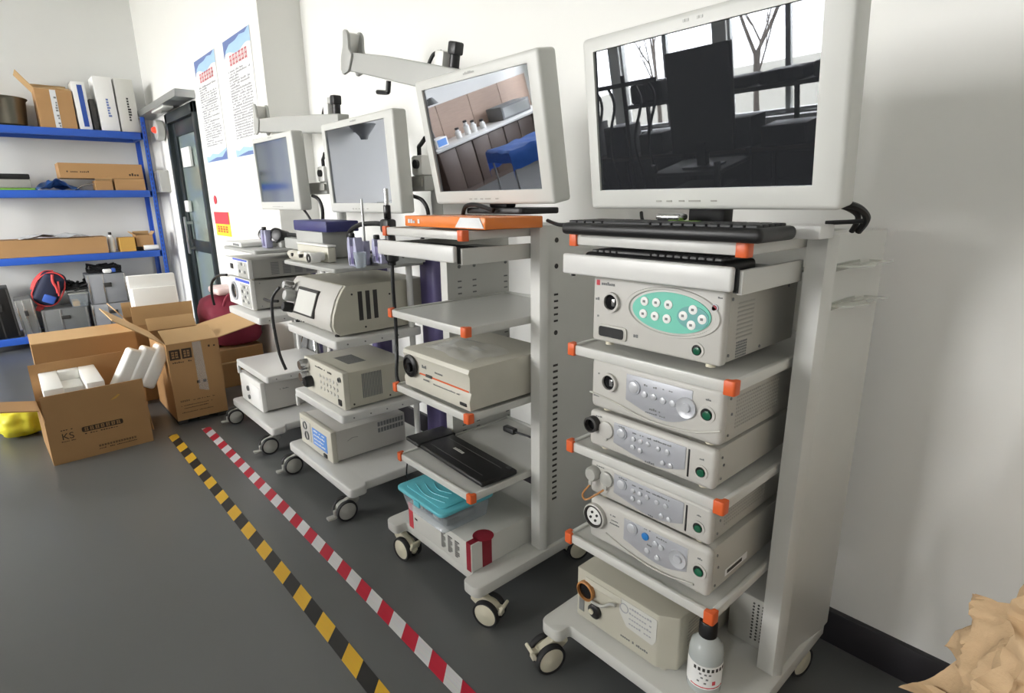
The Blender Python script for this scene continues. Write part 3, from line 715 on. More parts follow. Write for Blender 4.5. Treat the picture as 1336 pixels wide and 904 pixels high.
# cables behind the near monitor
b = B()
tube(b, [(-.55, 1.36, 1.50), (-.48, 1.37, 1.485), (-.44, 1.40, 1.475), (-.43, 1.44, 1.45), (-.45, 1.46, 1.42)], .008)
tube(b, [(-.53, 1.37, 1.485), (-.47, 1.39, 1.478), (-.445, 1.43, 1.455), (-.46, 1.45, 1.42)], .006)
tube(b, [(-.50, 1.4, 1.44), (-.455, 1.41, 1.443), (-.43, 1.42, 1.445)], .005)
tag(obj('cable_bundle', b, 'black_cable'), 'black cables dropping from the largest monitor to the cart tower', 'cable')
b = B()
tube(b, [(-.95, 1.33, 1.46), (-.93, 1.31, 1.44), (-.90, 1.30, 1.425), (-.86, 1.32, 1.42), (-.82, 1.34, 1.42)], .005)
tag(obj('looped_cable', b, 'black_cable'), 'thin black cable looping behind the black keyboard under the largest monitor', 'cable')
b = B(); tube(b, [(-1.34, 1.36, 1.43), (-1.25, 1.32, 1.42), (-1.18, 1.30, 1.425), (-1.1, 1.30, 1.435), (-1.03, 1.3, 1.43), (-.98, 1.33, 1.425)], .006)
tag(obj('monitor_lead', b, 'black_cable'), 'black lead running across from the second cart to the nearest cart', 'cable')
b = B(); tube(b, [(-1.80, 1.36, 1.44), (-1.74, 1.33, 1.475), (-1.66, 1.32, 1.48), (-1.58, 1.33, 1.46)], .008); 
tag(obj('coiled_lead', b, 'black_cable'), 'thick black lead lying on the orange box', 'cable')
# ------------------------------------------------------------------ second cart contents
t = thing('insufflator', 'pale console with black round port and orange stripe', 'console', (-1.655, 1.10, ZT3[2]+.010))
w, h, d = .415, .15, .40
prof = [(0, 0), (-.004, .03), (.006, .062), (.0, .068), (0, .118), (-.006, .132), (.0, .146), (.012, h), (d, h), (d, 0)]
obj('case', prism(B(), prof, 'x', -w/2, w/2, .002), 'device_cream', t, 30)
feet(t, w, d, 'black', .009)
X = lambda u: -w/2+u*w
o = obj('port', lathe(B(), [(.044, 0), (.044, .008), (.034, .014), (.03, .006), (0, .006)], (X(.13), -.004, .088), 32, Vector((0, -1, 0))), 'black', t)
obj('port_core', lathe(B(), [(.018, 0), (.018, .014), (.01, .016), (0, .014)], (X(.14), -.008, .084), 20, Vector((0, -1, 0))), 'black_gloss', o)
obj('orange_line', box(B(), X(.26), X(.985), -.0018, .004, .066, .0715), 'orange', t); obj('line_clip', box(B(), X(.36), X(.46), -.004, .003, .064, .0745, .002), 'print_dark', t)
b = B(); greek(b, X(.3), .094, .03, .012, 3, -.001); greek(b, X(.5), .09, .05, .009, 5, -.001); greek(b, X(.32), .048, .04, .009, 4, -.003); greek(b, X(.48), .045, .16, .005, 18, -.003); obj('lettering', b, 'print_grey', t)
obj('rocker_switch', box(B(), X(.87), X(.96), -.006, .002, .012, .024, .002), 'black', t)
# crumpled clear bag on it
def sheet(name, pts_fn, nu, nv, m, th=.0015):
    b = bmesh.new(); g = [[b.verts.new(pts_fn(i/nu, j/nv)) for j in range(nv+1)] for i in range(nu+1)]
    for i in range(nu):
        for j in range(nv): b.faces.new((g[i][j], g[i+1][j], g[i+1][j+1], g[i][j+1]))
    if th: bmesh.ops.solidify(b, geom=list(b.faces), thickness=th)
    return b
random.seed(5)
NZ = [[random.random() for _ in range(40)] for _ in range(40)]
def nz(u, v, k):
    x, y = u*k, v*k; i, j = int(x) % 38, int(y) % 38; fx_, fy_ = x-int(x), y-int(y)
    fx_ = fx_*fx_*(3-2*fx_); fy_ = fy_*fy_*(3-2*fy_)
    return (NZ[i][j]*(1-fx_)+NZ[i+1][j]*fx_)*(1-fy_)+(NZ[i][j+1]*(1-fx_)+NZ[i+1][j+1]*fx_)*fy_
b = sheet('bag', lambda u, v: Vector((-.16+.3*u+.03*nz(v, u, 5), .03+.2*v+.03*nz(u, v, 5), .006+.035*nz(u, v, 9)*math.sin(PI*u)**.5*math.sin(PI*v)**.5)), 22, 16, '', 0)
o = obj('plastic_bag', b, 'clear_film'); o.location = (-1.655, 1.10, ZT3[2]+.161); tag(o, 'crumpled clear plastic bag lying on the pale console', 'plastic bag')
# carton and lidded container on the base
t = thing('product_carton', 'white product carton with dark red bands on the second cart base', 'carton', (-1.665, 1.088, .167))
w, d, h = .425, .34, .115
obj('carton_body', box(B(), -w/2, w/2, 0, d, 0, h, .002), 'paper_grey', t)

b = B(); box(b, w/2-.03, w/2-.004, -.0012, .0, .0, h); box(b, w/2-.03, w/2-.004, 0, .04, h, h+.0012); obj('red_band', b, 'dark_red', t)
b = B(); box(b, w/2, w/2+.0012, .05, .095, .0, h); cyl(b, (w/2-.02, .072, h+.0006), 'z', .04, .0012, 28); obj('red_band', b, 'dark_red', t)
obj('red_band', box(B(), -w/2-.0012, -w/2+.03, -.0012, 0, 0, h), 'print_red', t)
b = B()
for i, x in enumerate((.02, .065, .11)):
    for k in range(8): box(b, x, x+.028*(1 if k % 3 else .6), -.001, 0, .02+k*.009, .025+k*.009)
obj('panel_text', b, 'print_dark', t); obj('front_mark', greek(B(), -.17, .05, .02, .012, 2), 'print_dark', t)
t = thing('storage_container', 'clear storage container with turquoise lid resting on the carton', 'container', (-1.705, 1.035, .285))
w, d, h = .30, .24, .085
prof = rpoly([(-w/2, 0), (w/2, 0), (w/2, d), (-w/2, d)], .025)
b = bmesh.new()
lo = [b.verts.new((p[0]*.86, .02+p[1]*.9, 0)) for p in prof]; hi = [b.verts.new((p[0], p[1], h)) for p in prof]
b.faces.new(lo)
for i in range(len(lo)): b.faces.new((lo[i], lo[(i+1) % len(lo)], hi[(i+1) % len(lo)], hi[i]))
obj('tub', b, 'clear_box', t)
lid = obj('lid', prism(B(), rpoly([(-w/2-.01, -.01), (w/2+.01, -.01), (w/2+.01, d+.01), (-w/2-.01, d+.01)], .03), 'z', h, h+.016, .005, 3), 'lid_teal', t)
obj('lid_panel', prism(B(), rpoly([(-w/2+.02, .015), (w/2-.02, .015), (w/2-.02, d-.015), (-w/2+.02, d-.015)], .03), 'z', h+.016, h+.021, .003), 'lid_teal', lid)
b = B()
for k in range(3): tube(b, [(-.1+.02*k, .05+.03*k, h+.022), (0, .03+.03*k, h+.022), (.1-.02*k, .05+.03*k, h+.022)], .002, 6)
obj('lid_ripples', b, 'lid_teal', lid); obj('clip', box(B(), -.02, .02, -.016, -.008, h-.012, h+.01, .003), 'lid_teal', lid)
for i in range(4): 
    o = obj('packet', box(B(), -.02, .02, -.07, .07, 0, .03+.01*(i % 3), .004), ('paper_grey', 'navy_cloth', 'cart_grey', 'print_grey')[i]); o.location = (-1.705-.085+i*.055, 1.16, .287)
    tag(o, ('pale', 'dark blue', 'light grey', 'mid grey')[i]+' packet inside the clear container with turquoise lid', 'packet', 'packets in the container')
# ------------------------------------------------------------------ white carts with purple rear column
def cart_purple(loc, label, zs, ztop, arm):
    t = thing('endoscopy_cart', label, 'cart', (loc[0], loc[1], 0), 0, 'white carts with purple column')
    pl = rpoly([(-.385, -.035), (.385, -.035), (.385, .05), (.35, .065), (.35, .52), (.385, .54), (.385, .62), (-.385, .62), (-.385, .54), (-.35, .52), (-.35, .065), (-.385, .05)],
               [.03, .03, .02, .01, .01, .02, .03, .03, .02, .01, .01, .02], 5)
    obj('base_plate', prism(B(), pl, 'z', .118, .165, .008, 3), 'cart_white', t)
    for i, z in enumerate(zs):
        b = B(); prism(b, rpoly([(-.292, 0), (.292, 0), (.292, .47), (-.292, .47)], .02), 'z', z-.042, z, .006, 3)
        box(b, -.292, -.27, .0, .02, z-.1, z-.03, .006) if i == 0 else None
        sh = obj('shelf', b, 'cart_white', t)
        k = B()
        for y in (.06, .15, .24, .33): cyl(k, (.2925, y, z-.022), 'x', .004, .003, 10)
        obj('rivets', k, 'print_grey', sh)
    b = B(); prism(b, rpoly([(-.30, .02), (.30, .02), (.30, .50), (-.30, .50)], .02), 'z', ztop-.02, ztop, .005); sh = obj('top_tray', b, 'cart_grey', t)
    for s in (-1, 1): obj('support_post', cyl(B(), (s*.262, .43, (.165+ztop)/2-.01), 'z', .016, ztop-.165, 16), 'cart_white', t)
    obj('column', box(B(), .235, .385, .50, .60, .165, 1.26, .025, 4), 'purple', t)
    obj('column_inner', box(B(), -.33, -.235, .50, .60, .165, 1.22, .02, 3), 'purple', t)
    obj('mast', cyl(B(), (.39, .53, 1.66), 'z', .028, .84, 20), 'cart_grey', t)
    # upper swing arm with empty screen bracket
    (S, E) = arm; S = Vector(S)-Vector((loc[0], loc[1], 0)); E = Vector(E)-Vector((loc[0], loc[1], 0))
    d = (E-S); L = d.length; d.normalize(); side = Vector((0, 1, 0)); up = d.cross(side).normalized()
    if up.z < 0: up = -up
    side = up.cross(d)
    M = Matrix((d, side, up)).transposed().to_4x4(); M.translation = S
    a = B(); prism(a, [(-.1, -.05), (L*.1, -.052), (L+.03, -.04), (L+.03, .045), (L*.6, .055), (-.1, .05)], 'y', -.035, .035, .008, 3, M=M); ar = obj('swing_arm', a, 'cart_grey', t)
    BK = M @ TR(L+.02, 0, .01) @ RY(math.radians(-12)) @ Matrix.Scale(.66, 4)
    f = rpoly([(-.04, -.07), (.03, -.12), (.055, -.10), (.085, -.02), (.08, .08), (.11, .17), (.08, .19), (.04, .17), (0, .07), (-.05, .055)], .02, 3)
    for s in (-1, 1): obj('bracket_cheek', prism(B(), f, 'y', s*.06-.012, s*.06+.012, .005, M=BK), 'cart_grey', ar)
    pl = B(); box(pl, .065, .10, -.07, .07, -.10, .17, .008, M=BK)
    for z in (-.06, .03, .11): box(pl, .10, .125, -.04, .04, z, z+.035, .006, M=BK)
    obj('bracket_plate', pl, 'white_plastic', ar)
    lv = B(); cyl(lv, (L*.62, -.0, -.075), 'z', .012, .05, 12, M=M); tube(lv, [(L*.62, 0, -.098), (L*.66, -.01, -.104), (L*.80, -.03, -.112)], .011, 8, M=M); obj('lever', lv, 'black', ar)
    kb = B(); cyl(kb, (.0, -.01, .09), 'z', .022, .09, 14, M=M); box(kb, -.03, .02, -.03, .02, .1, .15, .008, M=M); obj('arm_clamp', kb, 'black', ar)
    kb = B(); box(kb, .03, .09, -.03, .03, .045, .11, .01, M=M); obj('arm_cap', kb, 'white_plastic', ar)
    kb = B(); tube(kb, [(.16, 0, .045), (.13, 0, .09), (.08, 0, .105)], .008, 8, M=M); obj('arm_cable', kb, 'black_cable', ar)
    return t
def mount(t_loc, label, x0, x1, y, z):
    """bracket that joins a monitor to the mast"""
    t = thing('monitor_mount', label, 'bracket', (x1, y, z-.12), 0, 'mounts behind the monitors'); w = x1-x0
    obj('mount_arm', box(B(), -w, 0, -.02, .036, .0, .07, .008), 'cart_grey', t)
    obj('mount_block', box(B(), -.09, .0, -.03, .036, .07, .16, .012), 'white_plastic', t)
    obj('mount_face', box(B(), -.08, .002, -.035, -.028, .02, .06, .003), 'device_grey', t)
    k = B(); cyl(k, (-.035, -.03, .12), 'y', .02, .03, 16); obj('mount_knob', k, 'black', t)
    k = B(); cyl(k, (-.06, 0, .175), 'z', .01, .05, 12); tube(k, [(-.06, 0, .2), (-.02, -.01, .212), (.04, -.03, .228)], .01, 8); obj('lever', k, 'black', t)
C2 = (-2.715, 1.075); C1 = (-3.735, 1.07)
cart_purple(C2, 'white cart with purple column carrying three beige consoles', (.505, .872), 1.205, ((-2.12, 1.56, 1.99), (-2.82, 1.5, 2.165)))
cart_purple(C1, 'farthest white cart by the cardboard boxes', (.465, .832), 1.225, ((-3.2, 1.54, 1.92), (-4.28, 1.53, 2.01)))
for (cx, cy) in (C2, C1):
    pass
def add_casters(name_root, angs):
    for (x, y), a in zip(((-.33, .0), (.33, .0), (-.33, .57), (.33, .57)), angs): caster(name_root, x, y, a, .118, 'twin', -1)
roots = [o for o in COL.objects if o.name.startswith('endoscopy_cart')]
for r in roots: add_casters(r, [ang(1, -.05), ang(1, -.05), ang(.8, -.6), ang(.9, .4)])
mount(C2, 'grey bracket and lever behind the pale screened monitor', -2.62, -2.30, 1.54, 1.66)
mount(C1, 'grey bracket and lever behind the farthest monitor', -3.72, -3.35, 1.54, 1.66)
# ------------------------------------------------------------------ consoles on the third cart
# p2 on the base
w, h, d = .405, .172, .44
t = console('processor_box', 'white console with blue label panel on the base of a cart', 'console', (-2.842, 1.10, .173), w, d, h, 'device_cream', 'device', .004, .007)
X = lambda u: -w/2+u*w; Zz = lambda v: h*(1-v)
pn = obj('blue_label', box(B(), X(.42), X(.86), -.002, .001, Zz(.78), Zz(.22), .001), 'blue_panel', t)
b = B()
for i in range(4): greek(b, X(.46), Zz(.70-.13*i), .14, .009, 8, -.0026, .001)
obj('label_print', b, 'paper', pn)
obj('port_plate', box(B(), X(.06), X(.36), -.003, .001, Zz(.8), Zz(.14), .003), 'device', t)
socket(t, X(.2), Zz(.3), .018, 'print_grey', pins=False); socket(t, X(.24), Zz(.62), .02, 'print_grey', pins=False)
obj('rocker_switch', box(B(), X(.74), X(.84), -.006, .001, Zz(.96), Zz(.84), .002), 'black', t)
sd = w/2-.0035; b = B()
for j in range(2):
    for i in range(9): box(b, sd, sd+.0008, .27+i*.018, .284+i*.018, .095+j*.035, .12+j*.035)
obj('side_vents', b, 'print_grey', t)
b = B(); tube(b, [(sd+.001, .09, .1), (sd+.001, .12, .112), (sd+.001, .15, .108)], .0012, 5, 4); obj('side_mark', b, 'print_grey', t)
# q2 on the middle shelf
w, h, d = .455, .188, .38
t = console('camera_controller', 'beige console with button rows on the middle shelf of a cart', 'console', (-2.695, 1.115, .512), w, d, h, 'device_cream', 'device_warm', .004, .006)
X = lambda u: -w/2+u*w; Zz = lambda v: h*(1-v)
for r_ in range(3):
    for i in range(6): knob(t, X(.42+.085*i), Zz(.36+.17*r_), .009, .004, 'device', 'button', seg=14)
b = B(); greek(b, X(.3), Zz(.16), .12, .008, 9); greek(b, X(.62), Zz(.18), .05, .014, 3); obj('lettering', b, 'print_dark', t)
for z in (.2, .55): knob(t, X(.08), Zz(z), .03, .045, 'chrome', 'light_port', seg=24)
knob(t, X(.16), Zz(.66), .03, .04, 'black', 'cable_port')
obj('rocker_switch', box(B(), X(.86), X(.93), -.006, .001, Zz(.92), Zz(.76), .002), 'black', t); socket(t, X(.93), Zz(.2), .01, 'print_grey', pins=False)
sd = w/2-.0035; b = B()
for i in range(13):
    box(b, sd, sd+.0008, .1+i*.0085, .105+i*.0085, .04, .165)
obj('side_grille', b, 'print_grey', t)
b = B()
for i in range(12): box(b, -.08+i*.014, -.071+i*.014, .1, .2, h-.0032, h-.0022)
obj('top_grille', b, 'print_grey', t)
b = B()
for y, z in ((.05, .02), (.25, .02), (.36, .02)): cyl(b, (sd, y, z), 'x', .005, .003, 10)
obj('screws', b, 'print_dark', t)
# r2 on the upper shelf: console with sloping front and display
w, h, d = .56, .232, .50
t = thing('ultrasound_processor', 'large beige console with sloping front and small display', 'console', (-2.755, 1.10, .882))
prof = [(.03, 0), (.004, .02), (-.004, .05), (.004, .1), (.03, .17), (.058, .215), (.075, h), (d, h), (d, 0)]
obj('chassis', prism(B(), prof, 'x', -w/2+.012, w/2, .003, M=TR(-.0, 0, 0)), 'device_warm', t, 30)
pf = [(.024, .004), (-.004, .022), (-.012, .05), (-.004, .1), (.022, .17), (.05, .213), (.066, h-.002), (.078, h-.002), (.06, .2), (.012, .1), (.006, .05), (.03, .01)]
obj('front_shell', prism(B(), pf, 'x', -w/2, w/2-.02, .002), 'device', t, 30)
feet(t, w, d, 'black', .009)
SM = TR(-.035, .008, .125) @ RX(math.radians(-20))
fr = obj('display_frame', box(B(), -.12, .12, -.012, .01, -.07, .07, .006, M=SM), 'print_dark', t)
obj('display_glass', box(B(), -.1, .115, -.014, -.011, -.06, .055, M=SM), 'paper_grey', fr)
obj('lettering', greek(B(), -.05, -.1, .1, .008, 9, M=SM @ TR(0, -.008, 0)), 'print_dark', t)
SM2 = TR(-.21, -.004, .14) @ RX(math.radians(-16))
for x, z, r_, m in ((-.02, .05, .024, 'chrome'), (.015, .0, .03, 'cart_grey'), (.02, -.06, .026, 'black')):
    obj('connector', lathe(B(), [(0, .04), (r_*.8, .04), (r_, .03), (r_, -.01)], (x, 0, z), 20, Vector((0, -1, 0)), M=SM2), m, t)
sd = w/2+.0006; b = B()
for i in range(3): box(b, sd-.001, sd+.0006, .13+i*.04, .152+i*.04, .06, .2)
obj('side_vents', b, 'print_dark', t)
b = B()
for y, z in ((.1, .19), (.16, .025), (.42, .03), (.3, .17)): cyl(b, (sd, y, z), 'x', .005, .003, 10)
obj('screws', b, 'print_dark', t)
# things on the top tray of that cart
ZT = 1.206
def clip(label, loc, h=.12):
    t = thing('scope_holder', label, 'holder', loc, 0, 'lilac scope holders')
    b = B()
    for s in (-1, 1): prism(b, rpoly([(s*.012, 0), (s*.04, 0), (s*.045, h*.6), (s*.035, h), (s*.018, h*.95), (s*.012, h*.4)], .008, 3), 'y', -.02, .02, .004)
    box(b, -.035, .035, -.02, .02, 0, h*.35, .008); obj('fork', b, 'lilac', t)
    obj('core', box(B(), -.012, .016, -.022, .022, .01, h*.7, .005), 'purple', t); obj('grip_tip', cyl(B(), (-.028, 0, h+.005), 'z', .014, .02, 12, bev=.004), 'black', t)
clip('lilac scope holder beside the clear cup', (-2.44, 1.22, ZT), .135)
clip('lilac scope holder at the tray edge behind the hanging scope', (-2.30, 1.27, ZT+.02), .11)
clip('lilac scope holder on the farthest cart top', (-3.62, 1.23, 1.226), .11)
clip('lilac scope holder beside the navy box', (-3.15, 1.30, ZT+.045), .09)
t = thing('clear_cup', 'small clear plastic cup on the instrument tray', 'cup', (-2.36, 1.20, ZT)); obj('cup_wall', lathe(B(), [(.022, 0), (.03, .07), (.028, .07), (.021, .003), (0, .003)], (0, 0, 0), 20), 'clear_box', t)
t = thing('endoscope_control', 'cream scope control handle lying at the tray front', 'scope', (-2.80, 1.13, ZT+.002))
b = B(); tube(b, [(-.19, 0, .03), (-.1, -.01, .026), (0, .0, .025), (.08, 0, .024)], [.018]*4+[.026]*20, 12); obj('grip', b, 'device_cream', t)
for x in (-.12, -.03, .05, .1, .14): obj('valve', cyl(B(), (x, -.012, .04), 'z', .014, .022, 14, bev=.003), 'white_plastic', t)
obj('port', cyl(B(), (.15, -.02, .03), 'y', .024, .05, 16, bev=.004), 'white_plastic', t); obj('port', cyl(B(), (.10, .02, .03), 'y', .02, .06, 16, bev=.004), 'white_plastic', t)
b = B()
for x in (-.08, .02, .12): cyl(b, (x, -.03, .032), 'y', .009, .02, 12)
ring(b, (.15, -.048, .03), 'y', .02, .008, .006); obj('valve_caps', b, 'print_dark', t)
t = thing('instrument_box', 'white oblong plastic box behind the cream scope handle', 'box', (-2.86, 1.19, ZT+.03)); obj('tray_body', box(B(), -.19, .19, -.0, .042, -.03, .045, .008), 'device_cream', t); obj('lid', box(B(), -.192, .192, -.002, .044, .045, .055, .004), 'white_plastic', t)
t = thing('steel_tray', 'low grey steel tray on the cart with three beige consoles', 'tray', (-2.52, 1.42, ZT)); b = B(); box(b, -.16, .16, -.12, .12, 0, .004)
for y in (-.12, .12): box(b, -.16, .16, y-.004, y+.004, 0, .035)
for x in (-.16, .16): box(b, x-.004, x+.004, -.12, .12, 0, .035)
obj('pan', b, 'aluminium', t)
for i, (x, y, lab) in enumerate(((-2.50, 1.36, 'steel forceps lying left in the grey tray'), (-2.52, 1.41, 'steel forceps lying in the middle of the grey tray'), (-2.49, 1.48, 'steel forceps lying at the back of the grey tray'))):
    t = thing('forceps', lab, 'instrument', (x, y, ZT+.03), math.radians(6-6*i), 'forceps in the tray'); obj('shaft', cyl(B(), (0, 0, .008), 'x', .006, .2, 10), 'chrome', t); obj('grip', ring(B(), (-.115, 0, .008), 'z', .025, .008, .008), 'print_dark', t)
t = thing('black_lead', 'coiled black lead on the tray of the third cart', 'cable', (-2.40, 1.40, ZT+.036)); obj('coil', tube(B(), [(-.2, 0, .01), (-.05, -.02, .012), (.08, 0, .01), (.1, .08, .01), (.0, .1, .012), (.05, .0, .02), (.16, -.05, .012)], .007), 'black_cable', t)
# hanging scope with its black tube
t = thing('hanging_scope', 'black scope hanging on a long tube between the carts', 'scope', (-2.265, 1.30, 1.3))
b = B(); box(b, -.04, .03, -.025, .025, .06, .12, .012); tube(b, [(0, 0, .07), (.012, 0, .02), (.014, 0, -.03), (.008, 0, -.08)], [.022]*8+[.03]*8+[.018]*6, 12); obj('head', b, 'black', t)
obj('lens_tip', cyl(B(), (-.005, 0, .15), 'z', .016, .06, 16, bev=.004), 'black_gloss', t); obj('adapter', cyl(B(), (-.005, 0, .21), 'z', .01, .08, 12), 'chrome', t)
obj('insertion_tube', tube(B(), [(.008, 0, -.07), (.004, .0, -.2), (-.01, .01, -.36), (.0, .0, -.5), (.06, -.04, -.60), (.16, -.04, -.64), (.24, 0, -.65)], .0085), 'black_cable', t)
obj('light_cable', tube(B(), [(-.03, 0, .095), (-.12, -.0, .098), (-.23, -.02, .09), (-.31, -.03, .06), (-.335, -.03, .015), (-.3, -.02, -.02), (-.25, 0, -.03)], .011), 'black_cable', t)
t = thing('metal_rod', 'thin upright metal rod on the instrument tray', 'rod', (-2.46, 1.28, ZT+.1)); b = B(); cyl(b, (0, 0, .1), 'z', .006, .2, 10); obj('rod', b, 'aluminium', t); obj('rod_foot', cyl(B(), (0, 0, -.045), 'z', .022, .11, 14), 'lilac', t)
# navy box
t = thing('navy_case', 'navy blue plastic case below the pale screened monitor', 'case', (-2.98, 1.30, 1.21)); obj('riser', box(B(), -.2, .14, -.058, .12, 0, .135, .004), 'cart_grey', t); obj('case_body', box(B(), -.22, .20, -.06, .12, .136, .19, .006), 'navy', t); obj('case_latch', box(B(), -.24, -.2, -.04, .02, .14, .18, .006), 'lilac', t)
# ------------------------------------------------------------------ consoles on the farthest cart
def striped(label, z, h, kind):
    w, d = .46, .44
    t = console('scope_console', label, 'console', (-3.905, 1.115, z), w, d, h, 'white_plastic', 'device_grey', .008, .006)
    X = lambda u: -w/2+u*w; Zz = lambda v: h*(1-v)
    obj('blue_stripe', box(B(), X(.4), X(.985), -.002, .002, Zz(.11), Zz(.02), .001), 'blue_stripe', t)
    pn = obj('control_panel', box(B(), X(.58), X(.97), -.0015, .002, Zz(.96), Zz(.16), .001), 'cart_grey', t)
    for i in range(3):
        for j in range(4 if kind else 2): knob(pn, X(.66+.11*i), Zz(.26+(.17 if kind else .4)*j), .010, .004, 'print_grey' if (i+j) % 2 else 'white_plastic', 'button', -.002, seg=12)
    if kind:
        socket(t, X(.32), Zz(.5), .048, 'silver', pins=True)
    else: obj('socket', box(B(), X(.26), X(.38), -.004, .001, Zz(.62), Zz(.34), .003), 'black', t)
    sd = w/2-.0035; b = B()
    if not kind:
        for k in range(4):
            for j in range(8): box(b, sd, sd+.0008, .14+k*.075, .19+k*.075, .02+j*.01, .026+j*.01)
    else:
        for y, zz in ((.06, .02), (.06, h-.02), (.4, .02)): cyl(b, (sd, y, zz), 'x', .004, .003, 10)
    obj('side_vents', b, 'print_grey', t)
striped('white console with large round socket and blue stripe', .841, .185, True)
striped('thin white console with blue stripe topping the farthest cart stack', 1.034, .12, False)
w, h, d = .41, .20, .42
t = console('suction_pump', 'white boxy console low on the farthest cart', 'console', (-3.855, 1.09, .173), w, d, h, 'white_plastic', 'device', .005, .007)
X = lambda u: -w/2+u*w; Zz = lambda v: h*(1-v)
obj('control_panel', box(B(), X(.5), X(.95), -.002, .001, Zz(.9), Zz(.2), .002), 'paper', t); socket(t, X(.4), Zz(.45), .014, 'print_grey', pins=False); socket(t, X(.42), Zz(.75), .012, 'print_grey', pins=False)
b = B(); greek(b, 0, 0, .06, .008, 6, M=TR(w/2-.0036, .12, .13) @ RZ(PI/2)); greek(b, 0, 0, .07, .006, 6, M=TR(w/2-.0036, .26, .14) @ RZ(PI/2)); obj('side_print', b, 'print_grey', t)
ZT1 = 1.226
t = thing('white_tray', 'white flat tray on top of the farthest cart', 'tray', (-3.97, 1.12, ZT1)); obj('tray_body', box(B(), -.13, .2, 0, .3, 0, .028, .008), 'white_plastic', t); obj('tray_label', box(B(), .05, .17, -.0015, 0, .006, .02), 'print_grey', t)
for x, y, z, r_, lab in ((-3.72, 1.28, 1.30, .035, 'round black eyepiece lying on the farthest cart'), (-3.56, 1.30, 1.30, .045, 'black camera head standing near the lilac holder on the farthest cart')):
    t = thing('eyepiece', lab, 'eyepiece', (x, y, ZT1)); obj('barrel', cyl(B(), (0, 0, .07), Vector((.5, -.8, .2)), r_*.8, .1, 20, bev=.008), 'black', t); obj('ring', cyl(B(), (0, -.03, .075), Vector((.5, -.8, .2)), r_, .03, 20, bev=.006), 'black_gloss', t); obj('rest', box(B(), -.03, .03, -.02, .04, 0, .05, .01), 'cart_grey', t)
t = thing('cable_on_cart', 'short black lead with plug lying across the farthest cart top', 'cable', (-3.4, 1.32, ZT1+.05)); obj('lead', tube(B(), [(-.1, 0, .03), (0, 0, .03), (.08, .0, .028), (.16, .02, .022)], .012), 'black_cable', t); obj('lead_rest', box(B(), -.1, .1, -.03, .1, -.05, .015, .01), 'cart_grey', t)
# small leads from the monitors and scope tube hanging in front of the white cart
tag(obj('screen_lead', tube(B(), [(-2.34, 1.47, 1.52), (-2.25, 1.47, 1.50), (-2.22, 1.48, 1.45), (-2.26, 1.5, 1.38), (-2.33, 1.5, 1.30)], .009), 'black_cable'), 'black lead curving right of the pale screened monitor', 'cable')
tag(obj('screen_lead', tube(B(), [(-3.42, 1.46, 1.53), (-3.34, 1.46, 1.51), (-3.32, 1.47, 1.45), (-3.36, 1.48, 1.36)], .01), 'black_cable'), 'black lead curving right of the farthest monitor', 'cable')
tag(obj('screen_lead', tube(B(), [(-3.55, 1.44, 1.46), (-3.49, 1.44, 1.43), (-3.45, 1.45, 1.38), (-3.44, 1.46, 1.33)], .007), 'black_cable'), 'thin lead hanging under the farthest monitor', 'cable')
tag(obj('scope_tube', tube(B(), [(-3.04, 1.07, 1.06), (-3.08, 1.04, 1.0), (-3.08, 1.03, .9), (-3.07, 1.03, .8), (-3.04, 1.03, .7), (-3.0, 1.04, .62)], .008), 'black_cable'), 'black tube hanging from the connector of the large beige console', 'cable')
tag(obj('scope_tube', tube(B(), [(-3.06, 1.06, .985), (-3.16, 1.05, .975), (-3.3, 1.07, .965)], .008), 'black_cable'), 'short black tube reaching left from the large beige console', 'cable')
tag(obj('scope_tube', tube(B(), [(-4.08, 1.10, 1.03), (-4.16, 1.07, 1.02), (-4.26, 1.05, .97), (-4.31, 1.05, .88), (-4.33, 1.06, .80)], .009), 'black_cable'), 'black tube arching left of the farthest cart consoles', 'cable')
# thin cord hanging from the second cart's lowest shelf
tag(obj('thin_cord', tube(B(), [(-1.90, 1.11, .46), (-1.90, 1.10, .40), (-1.895, 1.1, .33)], .003), 'black_cable'), 'thin black cord hanging below the shelf with the overturned keyboard', 'cable')
# stuff between far cart and pier: grey drip stand bag shapes
t = thing('folded_stand', 'grey folded wire stand behind the farthest cart', 'stand', (-3.98, 1.60, .0))
b = B(); tube(b, [(-.25, -.1, .0), (-.2, -.05, .3), (0, 0, .8)], .011, 8); tube(b, [(.2, -.1, .0), (.15, -.05, .3), (0, 0, .8)], .011, 8); tube(b, [(0, .08, .0), (0, .05, .3), (0, 0, .8)], .011, 8); obj('legs', b, 'chrome', t)
b = bmesh.new(); vs = [b.verts.new(p) for p in ((0, 0, .78), (-.2, -.06, .32), (.16, -.06, .32), (0, .05, .32))]
for f in ((0, 1, 2), (0, 2, 3), (0, 3, 1), (1, 3, 2)): b.faces.new([vs[i] for i in f])
bmesh.ops.recalc_face_normals(b, faces=b.faces); obj('grey_cover', b, 'print_grey', t)
